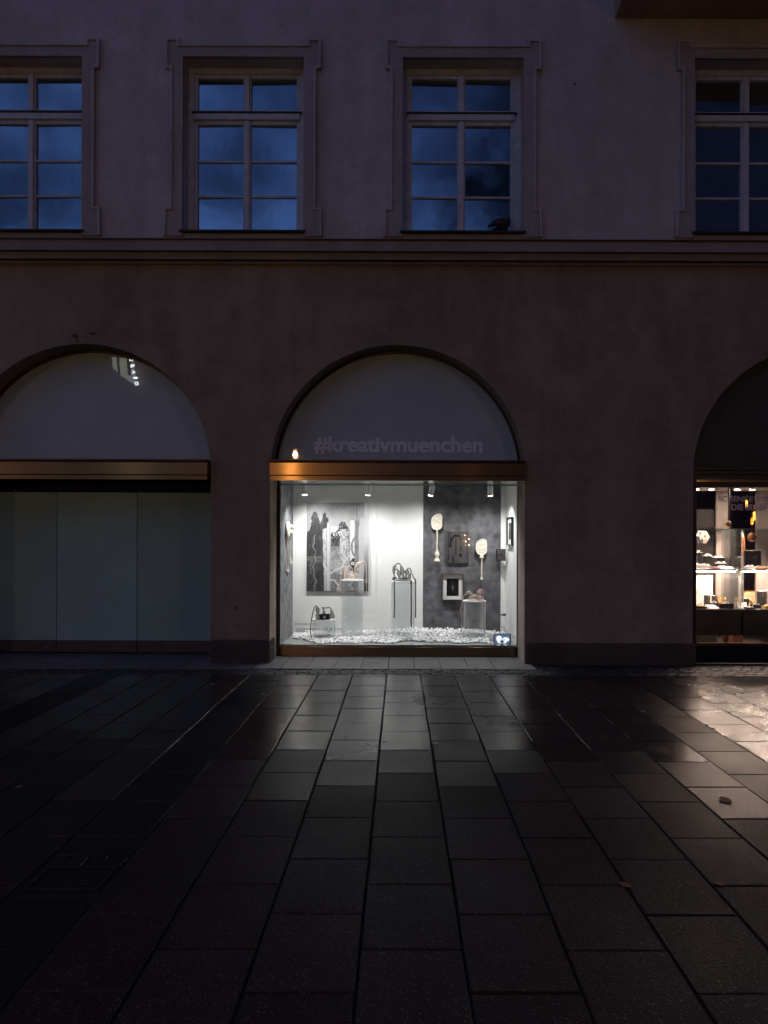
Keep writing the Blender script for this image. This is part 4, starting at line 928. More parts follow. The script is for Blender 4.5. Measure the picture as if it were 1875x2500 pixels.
# ---------------------------------------------------------------- cream hangings on the panels
def outline(pts, off, sc, d): return [(lambda v: (v.x, v.z))(P(off[0]+a_/sc, off[1]+b_/sc, d)) for a_, b_ in pts]
def smooth_closed(pts, n=5):
    p = [np.array(q, float) for q in pts]; m = len(p); out = []
    for i in range(m):
        a_, b_, c_, d_ = p[i-1], p[i], p[(i+1) % m], p[(i+2) % m]
        for k in range(n):
            t = k/n; out.append(tuple(.5*((2*b_)+(-a_+c_)*t+(2*a_-5*b_+4*c_-d_)*t*t+(-a_+3*b_-3*c_+d_)*t**3)))
    return out
def paddle(head, rings, stem, stem_r, label, d=9.96):
    off, sc = (930, 1170), 4.608
    q = smooth_closed(outline(head, off, sc, d)); cx = sum(a_ for a_, b_ in q)/len(q); cz_ = sum(b_ for a_, b_ in q)/len(q)
    t = thing('paddle_hanging', (cx, by, cz_), label, 'wall sculpture', 'cream paddle hangings on the grey panel')
    y = d+CAMY
    inn = [(cx+(a_-cx)*.90, cz_+(b_-cz_)*.93) for a_, b_ in q]
    plate('head', [inn], y+.004, y+.05, M['cream'], t)
    plate('rim', [q, inn], y-.006, y+.05, M['cream_light'], t, bev=.003)
    for (rx, rz, rr) in rings:
        c_ = P(off[0]+rx/sc, off[1]+rz/sc, d); MB().torus((c_.x, y+.003, c_.z), rr/sc*d/F, .006, 'Y').build('relief_ring', M['cream_light'], t, True)
    MB().tube([P(off[0]+a_/sc, off[1]+b_/sc, d) for a_, b_ in stem], [r_/sc*d/F for r_ in stem_r], 12, 5, .6).build('stem', M['cream'], t, True)
    MB().tube([Vector((cx, y+.02, cz_)), Vector((cx, by+.001, cz_))], .01, 8, smooth=False).build('peg', M['cream'], t)
paddle([(567, 480), (575, 435), (600, 405), (640, 388), (675, 392), (690, 420), (690, 470), (687, 530), (665, 562), (628, 572), (590, 560), (570, 530)], [(610, 450, 16), (655, 470, 14), (630, 510, 10)],
       [(630, 572), (634, 640), (632, 720), (631, 790), (632, 838), (632, 868), (632, 885), (632, 905), (632, 925)], [7, 7, 7, 8, 26, 20, 13, 30, 33], 'higher cream paddle hanging with a plain face, at the left edge of the grey panel')
paddle([(1070, 750), (1080, 710), (1110, 685), (1145, 672), (1180, 680), (1193, 710), (1193, 765), (1190, 820), (1165, 847), (1130, 856), (1095, 843), (1072, 805)], [(1143, 710, 12), (1140, 797, 22), (1135, 755, 34), (1170, 720, 8)],
       [(1135, 852), (1135, 868), (1135, 884), (1135, 888), (1134, 960), (1133, 1040), (1133, 1095), (1133, 1112), (1133, 1130)], [14, 20, 25, 7, 7, 7, 8, 15, 18], 'lower cream paddle hanging with ring relief and pale rim, right of the dark machine print')
# flower-like hanging on the grey side wall
fl = thing('flower_hanging', (DX0, 9.45+CAMY, 1.6), 'cream flower shaped hanging with two long stems on the grey side wall', 'wall sculpture')
cy, czf = 9.44+CAMY, EYE-( (1260+495/13.82)-1315)*9.44/F
MB().lathe([(.075, .0), (.118, .012), (.125, .028), (.11, .04), (.05, .047)], (DX0+.001, cy, czf), 26, 'X').build('disc', M['cream_light'], fl, True)
for qx, qy, rr in ((490, 365, .036), (478, 545, .04)):
    c = P(675+qx/13.82, 1260+qy/13.82, 9.5); MB().ball((c.x, c.y, c.z), .03, rr, rr).build('petal_ball', M['cream'], fl, True)
def fp_(pts, rr, dd): MB().tube([P(675+a_/13.82, 1260+b_/13.82, dd) for a_, b_ in pts], [r_/13.82*dd/F for r_ in rr], 10, 5, .6).build('stem', M['cream'], fl, True)
fp_([(370, 700), (368, 790), (362, 1000), (368, 1400), (370, 1760), (370, 1830), (370, 1900), (370, 1980), (370, 2040)], [50, 22, 20, 20, 20, 55, 72, 38, 26], 9.38)
fp_([(455, 640), (458, 760), (470, 1000), (478, 1390), (472, 1450), (472, 1530), (475, 1610)], [22, 22, 20, 20, 42, 52, 80], 9.52)

# ---------------------------------------------------------------- pebble bed
def pebbles():
    bm = bmesh.new(); bmesh.ops.create_icosphere(bm, subdivisions=2, radius=1); bv = np.array([v.co[:] for v in bm.verts]); bf = np.array([[v.index for v in f.verts] for f in bm.faces]); bm.free()
    rs = np.random.RandomState(5); VV = []; FF = []; k = 0
    def front(x): return 9.20+.10*np.sin(x*3.1+.6)+.05*np.sin(x*7.7)+.28*max(0, (-x-1.05)/.45)**1.5+.06*np.sin(x*13)
    def add(x, d, z, s_):
        nonlocal k
        sc = s_*np.array([rs.uniform(.8, 1.35), rs.uniform(.8, 1.3), rs.uniform(.6, .95)])
        v = bv*sc*(1+.22*rs.randn(42, 1)*.6)
        e = Euler((rs.uniform(0, 6), rs.uniform(0, 6), rs.uniform(0, 6))).to_matrix(); v = v@np.array(e).T
        VV.append(v+np.array([x, d+CAMY, z])); FF.append(bf+k*42); k += 1
    n = 0
    while n < 6200:
        x = rs.uniform(-1.50, 1.52); f_ = front(x)
        if x > 1.22 and rs.rand() < .75: continue
        d = rs.uniform(f_, 10.0)
        if x > 1.25: d = rs.uniform(9.45, 10)
        if x < -1.38: d = min(d, 9.75)
        t = (d-f_)/(10.0-f_); e_ = min(1, (d-f_)/.10)
        h = .006+e_*.018+.045*t*(.55+.45*math.sin(x*2.3+.4))*(1 if x > -.9 else .4)
        z = FZ+.011+rs.uniform(.2, 1)*h*1.5
        add(x, d, z, rs.uniform(.009, .0165)); n += 1
    me = bpy.data.meshes.new('pebble_bed'); me.from_pydata(np.concatenate(VV).tolist(), [], np.concatenate(FF).tolist())
    o = finish('pebble_bed', me, M['pebble'], None, True); tag(o, 'bed of white marble pebbles spread over the display case floor', 'pebbles', kind='stuff')
pebbles()

# ---------------------------------------------------------------- tablet, sockets, cables, small bits
tc_ = P(1226.5, 1557, 9.14)
tb = thing('tablet', (tc_.x, tc_.y, FZ), 'small tablet showing a bluish eye-like close-up, leaning at the right end of the pebbles', 'tablet')
TW, TH = .232, .142
rot = Matrix.Translation((tc_.x, tc_.y, FZ+.001)) @ Matrix.Rotation(R(-6), 4, 'Z') @ Matrix.Rotation(R(-14), 4, 'X')
def tilted(name, m, mat):
    me = bpy.data.meshes.new(name); me.from_pydata(m.v, [], m.f); me.transform(rot); return finish(name, me, mat, tb)
tilted('body', MB().box(-TW/2, TW/2, 0, .009, 0, TH, .002), M['black_plastic'])
tilted('stand', MB().box(-.05, .05, .009, .06, 0, .004).box(-.05, .05, .009, .014, 0, .08), M['black_plastic'])
def eye(U, V):
    n = fbm(U, V, 7, 61); C = np.stack([.05+.06*n, .09+.08*n, .16+.12*n], -1)
    lobe = (np.hypot((U-.30)/.20, (V-.50)/.34) < 1+.25*(n-.5)) | (np.hypot((U-.70)/.24, (V-.55)/.24) < 1+.3*(n-.5)) | (np.hypot((U-.48)/.30, (V-.82)/.20) < 1)
    C = np.where(lobe[..., None], np.stack([.75+.2*n, .85+.1*n, .95+0*n], -1), C)
    r_ = np.hypot((U-.48)/.085, (V-.80)/.14); C = np.where((r_ < 1.9)[..., None], np.stack([.35+.1*n, .45+.1*n, .6+.1*n], -1), C)
    C = np.where((r_ < 1)[..., None], .01, C); ln = np.abs((V-.42)-(U-.5)*.9); C = np.where(((ln < .03) & (U > .45) & (U < .75))[..., None], np.array([.2, .3, .42]), C)
    return C
M['screen'] = print_mat('screen', .2, 0, 1.0)
o = print_mesh('screen', (-TW/2+.012, -.0015, TH-.010), (TW-.024, 0, 0), (0, 0, -(TH-.020)), 60, 38, eye, M['screen'], None)
me = o.data; me.transform(rot @ Matrix.Translation(Vector(o.location))); me.transform(Matrix.Translation(-WL[tb])); o.location = (0, 0, 0); o.parent = tb; WL[o] = WL[tb]

t = thing('wall_socket', (DX1, 9.96+CAMY, 1.0), 'white double socket plate with a black plug, low on the right side wall', 'socket')
zc_ = EYE-(1499-1315)*9.95/F
MB().box(DX1-.010, DX1-.0005, 9.90+CAMY, 9.98+CAMY, zc_-.05, zc_+.05, .002).build('plate', M['white_plastic'], t)
MB().lathe([(.018, 0), (.018, -.03), (.012, -.034), (.012, -.055), (.006, -.058), (.005, -.085)], (DX1-.0105, 9.94+CAMY, zc_-.005), 12, 'X').build('plug', M['black_plastic'], t, True)
for (px, py, w_, lab, mt) in [(1024, 1544, 4.2, 'beige socket at the foot of the white panel, half hidden by pebbles', M['beige_plastic']), (1231, 1526, 3.0, 'pale grey socket cover on the white strip beside the grey panel', M['white_plastic'])]:
    c = P(px, py, BD); s_ = w_*BD/F; t = thing('socket_cover', (c.x, by, c.z), lab, 'socket')
    MB().box(c.x-s_, c.x+s_, by-.010, by-.0005, c.z-s_*1.1, c.z+s_*1.1, .002).build('plate', mt, t)
    MB().lathe([(s_*.55, 0), (s_*.55, -.004)], (c.x, by-.0105, c.z), 16, 'Y').build('outlet', mt, t)
def cable(pts, d, label, r_=.0028, name='cable', mat=None):
    o = MB().tube([P(a_, b_, dd) for (a_, b_), dd in zip(pts, d)], r_, 6, 5).build(name, mat or M['black_plastic'], None, True); tag(o, label, 'cable'); return o
cable([(1212, 1525), (1221, 1530), (1230, 1533), (1235, 1540), (1240, 1548)], [9.9, 9.85, 9.7, 9.4, 9.2], 'thin black cable curving from the grey panel down behind the tablet')
cable([(1247, 1551), (1254, 1553), (1257, 1555), (1253, 1556.5), (1248, 1556.5)], [9.15, 9.12, 9.12, 9.12, 9.13], 'short black charging cable looping out of the tablet side')
cable([(979, 1573), (985, 1574.5), (990, 1576), (992, 1574), (996, 1576)], [9.09, 9.09, 9.09, 9.09, 9.09], 'small curl of white cord lying at the front edge of the case floor', .004, 'cord', M['white_plastic'])
c = P(883, 1569, 9.13); o = MB().box(c.x-.035, c.x+.03, c.y-.012, c.y+.012, FZ+.001, FZ+.010, .004).build('price_card', M['white_plastic']); tag(o, 'small white card lying flat at the front of the pebbles', 'card')

# lettering on the pane
gl = thing('window_lettering', (-1.4, GD+CAMY, .35), 'thin grey sponsor lettering with a line logo, low on the left of the pane', 'lettering')
M['vinyl'] = pmat('grey_vinyl', (.16, .16, .17), .6, var=.02, bump=0)
def gt_(name, body, px0, px1, pyb, hpx):
    a_, b_ = P(px0, pyb, GD-.001), P(px1, pyb, GD-.001); line_text(name, body, a_.x, b_.x, a_.z, hpx*GD/F, GD-.0008+CAMY, M['vinyl'], gl, .0, .0006)
gt_('text_line', 'Unterstützung von', 717.5, 773, 1526, 6.4)
gt_('text_line', 'Landeshauptstadt', 724, 779, 1537.5, 5.8)
gt_('text_line', 'München', 724, 753, 1544, 6.0)
gt_('text_line', 'Kreativ', 816, 837, 1537.5, 5.8)
gt_('text_line', 'München', 816, 845, 1544, 6.0)
def stroke(m, pts, w_):
    q = [P(740+a_/11.85, 1460+b_/11.85, GD-.001) for a_, b_ in pts]
    for p, r_ in zip(q[:-1], q[1:]):
        d_ = (r_-p).normalized(); n_ = Vector((-d_.z, 0, d_.x))*w_/2
        m.add([p-n_, r_-n_, r_+n_, p+n_], [(0, 1, 2, 3)])
lg = MB(); stroke(lg, [(634, 850), (634, 992)], .006); stroke(lg, [(722, 852), (672, 915), (735, 990), (822, 855), (822, 992)], .006); lg.build('logo', M['black_plastic'], gl)

# ---------------------------------------------------------------- jeweller's window on the right
jx0 = PX(1700, 8.55); jr = arches['right']; JF = 8.56+CAMY; jx1 = jr+RAD-.02
jf = MB().box(jr-RAD+.003, jx0, JF-.02, JF+.14, 0, 2.46, .004).box(jr+RAD-.09, jr+RAD-.003, JF-.02, JF+.14, 0, 2.46, .004).build('jeweller_shop_front', M['black_frame'], B); jf['label'] = 'dark framed jeweller shop front with warm lit glass cases'
for i in range(3):
    MB().box(jx0, jx1-.05, JF, JF+.08, 2.315+i*.053, 2.315+i*.053+.049, .003).build('header_slat', M['black_frame'], jf)
MB().box(jx0, jx1-.05, JF-.006, JF+.03, 2.272, 2.302, .002).build('header_strip', M['bronze_rail'], jf)
MB().box(jx0, jx1-.05, JF+.01, JF+.06, 2.21, 2.2715).build('header_band', M['black_frame'], jf)  # solid dark band between the header strip and the pane
MB().box(jx0, jx1-.05, JF+.004, JF+.06, .215, .255, .003).build('bottom_rail', M['bronze_dark'], jf)
for i in range(6):
    z = .012+i*.033; MB().add([(jx0, JF+.005, z), (jx1-.05, JF+.005, z), (jx1-.05, JF+.03, z+.024), (jx0, JF+.03, z+.024), (jx0, JF+.012, z-.004), (jx1-.05, JF+.012, z-.004), (jx1-.05, JF+.036, z+.02), (jx0, JF+.036, z+.02)],
        [(0, 1, 2, 3), (4, 7, 6, 5), (0, 4, 5, 1), (1, 5, 6, 2), (2, 6, 7, 3), (3, 7, 4, 0)]).build('louvre', M['black_frame'], jf)
MB().box(jx0, jx1-.05, JF+.04, JF+.05, .0, .214).build('louvre_back', M['black_frame'], jf)
MB().box(jx0, jx1-.05, JF+.02, JF+.03, .256, 2.2095).build('glass_pane', M['glass'], jf)
M['taupe'] = pmat('taupe_panel', (.20, .17, .15), .7, var=.15, vscale=4, bump=.1)
M['dark_room'] = pmat('dark_room', (.03, .022, .018), .8, var=.3, bump=.1)
M['dark_grey'] = pmat('dark_grey_board', (.06, .055, .053), .6, var=.2, bump=.08)
M['black_velvet'] = pmat('black_velvet', (.012, .011, .012), .8, var=.2, bump=.1)
M['gold'] = pmat('gold', (.75, .50, .20), .3, metal=1, var=.1, bump=0)
M['silver'] = pmat('silver', (.82, .80, .78), .25, metal=1, var=.1, bump=.2, bscale=60)
M['copper'] = pmat('copper_bauble', (.42, .19, .09), .38, metal=.8, var=.1, bump=0)
M['oak'] = pmat('oak', (.45, .26, .10), .5, var=.25, vscale=8, bump=.1, stretch=(.3, 1, 1))
M['white_card'] = pmat('white_card', (.80, .77, .74), .6, var=.03, bump=0)
M['ribbon'] = pmat('brown_ribbon', (.16, .06, .035), .6, var=.1, bump=0)
M['orange'] = pmat('orange_card', (.62, .22, .08), .6, var=.05, bump=0)
M['side_glass'] = glass_thin('case_side_glass', (.94, .97, .96), 1.5, .05, .16, .04)
M['case_glass'] = glass_thin('case_glass', (.94, .97, .96), 1.5, 0, .02)
M['warm_led'] = emat('warm_led', (1, .68, .56), 330)
M['down_led'] = emat('downlight', (1, .80, .66), 300)
M['filament'] = emat('filament', (1, .42, .07), 9)
# the room behind
rx1 = jx1; ry = 11.6+CAMY
MB().box(jx0-.25, rx1, ry, ry+.05, 0, 2.6).box(jx0-.30, jx0-.25, JF+.15, ry, 0, 2.6).box(rx1+.001, rx1+.05, JF+.15, ry, 0, 2.6).box(jx0-.25, rx1, JF+.15, ry, 2.5, 2.55).box(jx0-.25, rx1, JF+.15, ry-.001, -.01, .02).build('shop_room', M['dark_room'], jf)
cb = MB().box(jx0-.24, PX(1782, 8.9), 8.8+CAMY, 9.64+CAMY, 2.235, 2.27).box(PX(1788.5, 8.9), rx1-.01, 8.8+CAMY, 9.64+CAMY, 2.235, 2.27).build('window_ceiling', M['taupe'], jf)
MB().box(PX(1749, 9.65), PX(1782, 9.65), 9.65+CAMY, 9.69+CAMY, .4, 2.234).build('back_panel', M['taupe'], jf)
MB().box(PX(1847, 9.65), PX(1960, 9.65), 9.65+CAMY, 9.69+CAMY, .4, 2.234).build('back_panel', M['taupe'], jf)
MB().box(PX(1782.5, 9.0), PX(1788, 9.0), 9.0+CAMY, 9.05+CAMY, 1.72, 2.2349).build('post', M['black_frame'], jf)
MB().box(PX(1690, 9.66), PX(1748, 9.66), 9.70+CAMY, 9.72+CAMY, 1.0, 1.98).build('dark_board', M['black_frame'], jf)
for px_ld, lab in ((1700.5, 'leftmost bright recessed downlight, beside the window frame'), (1737, 'bright recessed downlight just left of the dark post'), (1800, 'recessed downlight just right of the dark post'), (1836, 'recessed downlight over the right glass case')):
    c = P(px_ld, 1192, 9.22); t = thing('downlight', (c.x, c.y, 2.235), lab, 'downlight', 'recessed downlights in the jeweller window ceiling')
    MB().torus((c.x, c.y, 2.233), .036, .006, 'Z').build('ring', M['silver'], t, True)
    MB().lathe([(.030, 2.226), (.030, 2.234)], (c.x, c.y, 0), 16).build('lamp', M['down_led'], t)
    ld = bpy.data.lights.new('down', 'SPOT'); ld.energy = 230*LK; ld.spot_size = R(62); ld.spot_blend = .5; ld.shadow_soft_size = .03; ld.color = (1, .70, .58)
    lo = bpy.data.objects.new('down_beam', ld); link(lo, t); lo.location = (0, 0, -.02); lo.rotation_euler = (R(8), 0, 0)
# letters on the pane
sl = thing('window_lettering', (PX(1790, 8.57), 8.57+CAMY, 1.95), 'mauve capital letters reading SCHENKE FRE and DIE BLEIBT on the jeweller pane', 'lettering')
M['mauve'] = pmat('mauve_vinyl', (.62, .50, .52), .6, var=.02, bump=0)
a = P(1753.5, 1224.5, 8.575); b = P(1875, 1224.5, 8.575); letters('SCHENKE FRE', a.x, b.x, a.z, 14*8.575/F, JF+.0185, .0012, M['mauve'], sl, .018)
a = P(1786, 1245, 8.575); b = P(1880, 1245, 8.575); letters('DIE BLEIBT', a.x, b.x, a.z, 14.5*8.575/F, JF+.0185, .0012, M['mauve'], sl, .03)

# glass cases
c0y, c1y = 8.92+CAMY, 9.46+CAMY
ZB, ZS, ZT = EYE-(1484-1315)*8.95/F, EYE-(1389-1315)*8.95/F, EYE-(1288-1315)*8.95/F
def glass_case(x0, x1, label, ends=True):
    t = thing('glass_case', ((x0+x1)/2, (c0y+c1y)/2, .26), label, 'glass case')
    MB().box(x0, x1, c0y, c1y, .30, ZB-.012, .004).build('base', M['black_frame'], t)
    MB().box(x0-.002, x1+.002, c0y-.004, c1y, ZB-.0115, ZB, .002).build('deck', M['dark_grey'], t)
    g_ = .006
    MB().box(x0, x1, c0y, c0y+g_, ZB+.001, ZT-g_).build('front_glass', M['case_glass'], t)
    MB().box(x0, x0+g_, c0y+g_, c1y, ZB+.001, ZT-g_).build('side_glass', M['side_glass'], t)
    MB().box(x1-g_, x1, c0y+g_, c1y, ZB+.001, ZT-g_).build('side_glass', M['side_glass'], t)
    MB().box(x0, x1, c0y, c1y, ZT-g_, ZT).build('top_glass', M['case_glass'], t)
    e = .003
    m = MB()
    for xx in (x0, x1): m.box(xx-e/2, xx+e/2, c0y-.002, c0y+.002, ZB+.001, ZT)
    m.box(x0, x1, c0y-.0025, c0y-.0005, ZT-.006, ZT-.001); m.build('glass_edge', M['edge_glass'], t)
    MB().box(x0+.012, x1-.05, c0y+.05, c1y-.02, ZS-.014, ZS+.012, .002).build('shelf', M['dark_grey'], t)
    MB().box(x0+.02, x1-.06, c0y+.052, c0y+.064, ZS-.022, ZS-.0145).build('led_strip', M['warm_led'], t)
    MB().box(x0+.02, x1-.06, c1y-.06, c1y-.05, ZS-.022, ZS-.0145).build('led_strip', M['warm_led'], t)
    return t
JA0, JA1 = jx0-.06, PX(1809, 8.93); JB0, JB1 = PX(1815, 8.93), PX(1815, 8.93)+1.15
glass_case(JA0, JA1, 'left glass jewellery case beside the dark window frame')
glass_case(JB0, JB1, 'right glass jewellery case, running out of the photo')

def jit(name, label, cat, px, py, d, group=None): c = P(px, py, d); return thing(name, c, label, cat, group), c
SH = ZS+.0125
def on_shelf(px, d): return Vector((PX(px, d), d+CAMY, SH))
def on_deck(px, d): return Vector((PX(px, d), d+CAMY, ZB+.0005))
def riser(px, d, w_, h_, label, z0, mat, loads=0, load_mat='silver', rr=.0135, cat='display block', plate_=True, dep=None):
    x = PX(px, d); y = d+CAMY; w2 = w_*d/F/2; h = h_*d/F; dep = dep or w2*1.6
    t = thing('display_block', (x, y, z0), label, cat)
    MB().box(x-w2, x+w2, y-dep/2, y+dep/2, z0, z0+h, .003).build('block', mat, t)
    if plate_: MB().box(x-w2-.004, x+w2+.004, y-dep/2-.004, y+dep/2+.004, z0+h+.0003, z0+h+.006, .001).build('tray', M['white_card'], t)
    ztop = z0+h+(.0065 if plate_ else .0005)
    for i in range(loads):
        rt = random.uniform(.8, 1.25)*rr; xx = x-w2*.8+1.6*w2*(i+.5)/loads; yy = y-dep*.25+random.uniform(-.3, .2)*dep*.5
        if i % 2: MB().torus((xx, yy, ztop+rt*.9), rt*.85, rt*.28, 'Y', 14, 6).build('ring', M[load_mat], t, True)
        else: MB().ball((xx, yy, ztop+rt*.6), rt*.9, rt*.8, rt*.65, 8, 5).build('ring_box', M['white_card'] if load_mat == 'silver' else M[load_mat], t)
    return t
# hexagonal couple cards
def couple(U, V):
    C = np.stack([.82+0*U, .76+0*U, .72+0*U], -1)
    def put(mask, c): C[mask] = c
    put((np.hypot((U-.20)/.38, (V-.95)/.52) < 1) & (V > .42), (.05, .045, .05)); put((np.abs(U-.34-(V-.5)*.2) < .05) & (V > .42) & (V < .75), (.8, .78, .76))
    put(np.hypot((U-.33)/.085, (V-.27)/.12) < 1, (.55, .33, .24)); put((np.hypot((U-.32)/.095, (V-.20)/.10) < 1) & (V < .22), (.05, .03, .025))
    put(np.hypot((U-.70)/.16, (V-.95)/.32) < 1, (.65, .42, .36)); put(np.hypot((U-.66)/.07, (V-.52)/.10) < 1, (.62, .38, .28)); put((np.hypot((U-.66)/.10, (V-.44)/.10) < 1) & (V < .50), (.09, .04, .025))
    return C
M['card_print'] = print_mat('card_print', .5)
def hexcard(px, py, rpx, d, label, dim=1.0):
    c = P(px, py, d); r_ = rpx*d/F; t = thing('hexagon_card', c, label, 'photo card')
    hx = [(c.x+r_*math.cos(PI/3*i), c.z+r_*math.sin(PI/3*i)) for i in range(6)]
    plate('board', [hx], c.y+.001, c.y+.008, M['white_card'], t)
    # printed face clipped to the hexagon by rows
    nz = 25; nx = 30; co = []; fa = []; cl = []
    for j in range(nz):
        v = j/(nz-1); z = c.z+r_*.866*(1-2*v); hw = r_-abs(z-c.z)/math.tan(PI/3)
        for i in range(nx):
            x = c.x-hw+2*hw*i/(nx-1); co.append((x, c.y, z)); cl.append(((x-c.x+r_)/(2*r_), v))
    for j in range(nz-1):
        for i in range(nx-1): a_ = j*nx+i; fa.append((a_, a_+nx, a_+nx+1, a_+1))
    me = bpy.data.meshes.new('print'); me.from_pydata(co, [], fa); UVs = np.array(cl); cc = couple(UVs[:, 0].copy(), UVs[:, 1].copy())*dim
    at = me.color_attributes.new('print', 'FLOAT_COLOR', 'POINT'); at.data.foreach_set('color', np.concatenate([cc, np.ones((len(cc), 1))], -1).astype(np.float32).ravel())
    finish('print', me, M['card_print'], t)
    MB().tube([Vector((c.x, c.y+.009, c.z)), Vector((c.x, c.y+.06, c.z))], .006, 6, smooth=False).build('holder', M['black_plastic'], t)
hexcard(1715.5, 1311, 17.5, 9.28, 'hexagonal photo card of a couple, high in the left glass case')
hexcard(1802, 1310, 16, 9.40, 'hexagonal photo card behind the seam of the two cases', .7)
# upper shelf, left case
riser(1727, 9.2, 17, 17, 'grey block with a tray of rings, below the hexagonal couple card', SH+.07, M['dark_grey'], 5)
riser(1727, 9.24, 10, 12, 'dark foot holding up the ring block', SH, M['black_velvet'], 0, plate_=False)
riser(1753, 9.22, 23, 26, 'grey block with a long tray of rings, right of the small ring block', SH, M['dark_grey'], 6)
riser(1760, 9.08, 24, 13, 'low white tray with three single rings, in front of the tall ring block', SH, M['dark_grey'], 3, dep=.05)
riser(1709, 9.02, 33, 9, 'white box heaped with rings at the left end of the shelf', SH, M['white_card'], 6, rr=.012)
riser(1730, 9.00, 9, 7, 'small white cone tray of rings beside the white box', SH, M['white_card'], 2)
riser(1701, 9.25, 20, 38, 'grey block with a white bracelet tray at the window frame', SH, M['dark_grey'], 4, rr=.016)
for i, px in enumerate((1734, 1744, 1753)):
    x = on_shelf(px, 8.99); t = thing('ring_roll', x, ('leftmost', 'middle', 'rightmost')[i]+' of three pink ring rolls lying on the upper shelf front', 'ring roll', 'pink ring rolls on the shelf')
    MB().lathe([(.013, -.022), (.016, -.02), (.016, .02), (.013, .022)], (x.x, x.y, SH+.0165), 14, 'X').build('roll', pmat('pink_satin', (.62, .30, .36), .4, var=.1, bump=0), t, True)
    MB().torus((x.x, x.y, SH+.0165), .0165, .003, 'X', 14, 6).build('band', M['silver'], t, True)
x = on_shelf(1774, 9.0); t = thing('price_board', x, 'long white angled card on the shelf, right of the pink ring rolls', 'card')
MB().add([(x.x-.10, x.y-.03, SH), (x.x+.09, x.y-.03, SH), (x.x+.09, x.y+.03, SH), (x.x-.10, x.y+.03, SH), (x.x-.095, x.y-.02, SH+.03), (x.x+.085, x.y-.02, SH+.016), (x.x+.085, x.y+.03, SH+.03), (x.x-.095, x.y+.03, SH+.045)],
         [(0, 3, 2, 1), (4, 5, 6, 7), (0, 1, 5, 4), (1, 2, 6, 5), (2, 3, 7, 6), (3, 0, 4, 7)]).build('card', M['white_card'], t)
x = P(1803, 1340, 9.30); t = thing('poster_stand', (x.x, x.y, SH), 'orange upright poster card with white words, behind the case seam', 'poster')
pz0, pz1 = SH, P(1803, 1312, 9.3).z; hw = 16*9.3/F
MB().box(x.x-hw, x.x+hw, x.y, x.y+.008, pz0, pz1, .001).build('card', M['orange'], t)
MB().box(x.x-hw*.9, x.x+hw*.6, x.y-.0015, x.y-.0005, pz0+.01, pz0+.24, 0).build('photo', pmat('poster_photo', (.55, .34, .28), .6, var=.4, vscale=25, bump=0), t)
line_text('text_line', 'HEIGHT', x.x-hw*.9, x.x+hw*.35, P(0, 1322, 9.3).z, 6*9.3/F, x.y-.001, M['white_card'], t, .01)
line_text('text_line', 'MONATS', x.x-hw*.9, x.x+hw*.6, P(0, 1328.5, 9.3).z, 6*9.3/F, x.y-.001, M['white_card'], t, .01)
# upper shelf, right case
def necklace_stand(px, d, w_, h_, z0, label, n, mat=None):
    x = PX(px, d); y = d+CAMY; w2 = w_*d/F/2; h = h_*d/F
    t = thing('necklace_stand', (x, y, z0), label, 'necklace stand')
    MB().box(x-w2, x+w2, y, y+.03, z0, z0+h, .002).build('board', mat or M['black_velvet'], t)
    MB().tube([Vector((x-w2-.01, y-.006, z0+h+.003)), Vector((x+w2+.01, y-.006, z0+h+.003))], .0025, 6, smooth=False).build('bar', M['silver'], t)
    for i in range(n):
        xx = x-w2*.7+1.4*w2*(i+.5)/n; l_ = h*random.uniform(.35, .6); q = .007
        m = MB().tube([Vector((xx-q, y-.008, z0+h)), Vector((xx-q*.5, y-.008, z0+h-l_*.6)), Vector((xx, y-.008, z0+h-l_)), Vector((xx+q*.5, y-.008, z0+h-l_*.6)), Vector((xx+q, y-.008, z0+h))], .0011, 5, 4)
        c_ = m.build('chain', M['gold'] if i % 2 else M['silver'], t, True)
        MB().ball((xx, y-.009, z0+h-l_-.004), .0055, .003, .006, 8, 6).build('pendant', M['silver'], c_, True)
necklace_stand(1839, 9.2, 40, 44, SH, 'black necklace board with four pendants on the upper shelf of the right case', 4)
riser(1829, 9.02, 22, 5, 'white slanted ring tray at the left end of the right case', SH, M['white_card'], 3, rr=.014)
riser(1850, 9.02, 13, 4, 'oak tray with two watches, in front of the necklace board', SH, M['oak'], 3, 'silver', .016, plate_=False)
riser(1866, 9.05, 22, 4, 'oak tray of gold rings at the right edge of the photo', SH, M['oak'], 4, 'gold', .010, plate_=False)
# lower deck, left case
x = on_deck(1720, 9.33); t = thing('light_board', x, 'bright white upright board in the lower left case', 'board')
zt2 = P(1720, 1405, 9.33).z
MB().box(PX(1690, 9.33), PX(1741, 9.33), x.y, x.y+.012, ZB+.0005, zt2, .002).build('panel', M['white_card'], t)
MB().torus((PX(1707, 9.33), x.y-.004, P(1707, 1446, 9.33).z), .035, .004, 'Y').build('bracelet', M['gold'], t, True)
necklace_stand(1728, 9.18, 14, 29, ZB+.0005, 'narrow dark necklace block in front of the white board', 2, M['dark_grey'])
necklace_stand(1746, 9.20, 12, 28, ZB+.0005, 'second narrow dark necklace block, right of the white board edge', 2, M['dark_grey'])
riser(1742, 9.10, 15, 12, 'low black velvet block with small rings between the necklace blocks', ZB+.0005, M['black_velvet'], 3, plate_=False)
riser(1769, 9.06, 34, 12, 'long black velvet block with ear studs in the lower left case', ZB+.0005, M['black_velvet'], 6, 'silver', .008, plate_=False)
t = riser(1762, 9.2, 18, 14, 'cluster of gold watches on a block behind the long velvet block', ZB+.0005, M['oak'], 0, plate_=False)
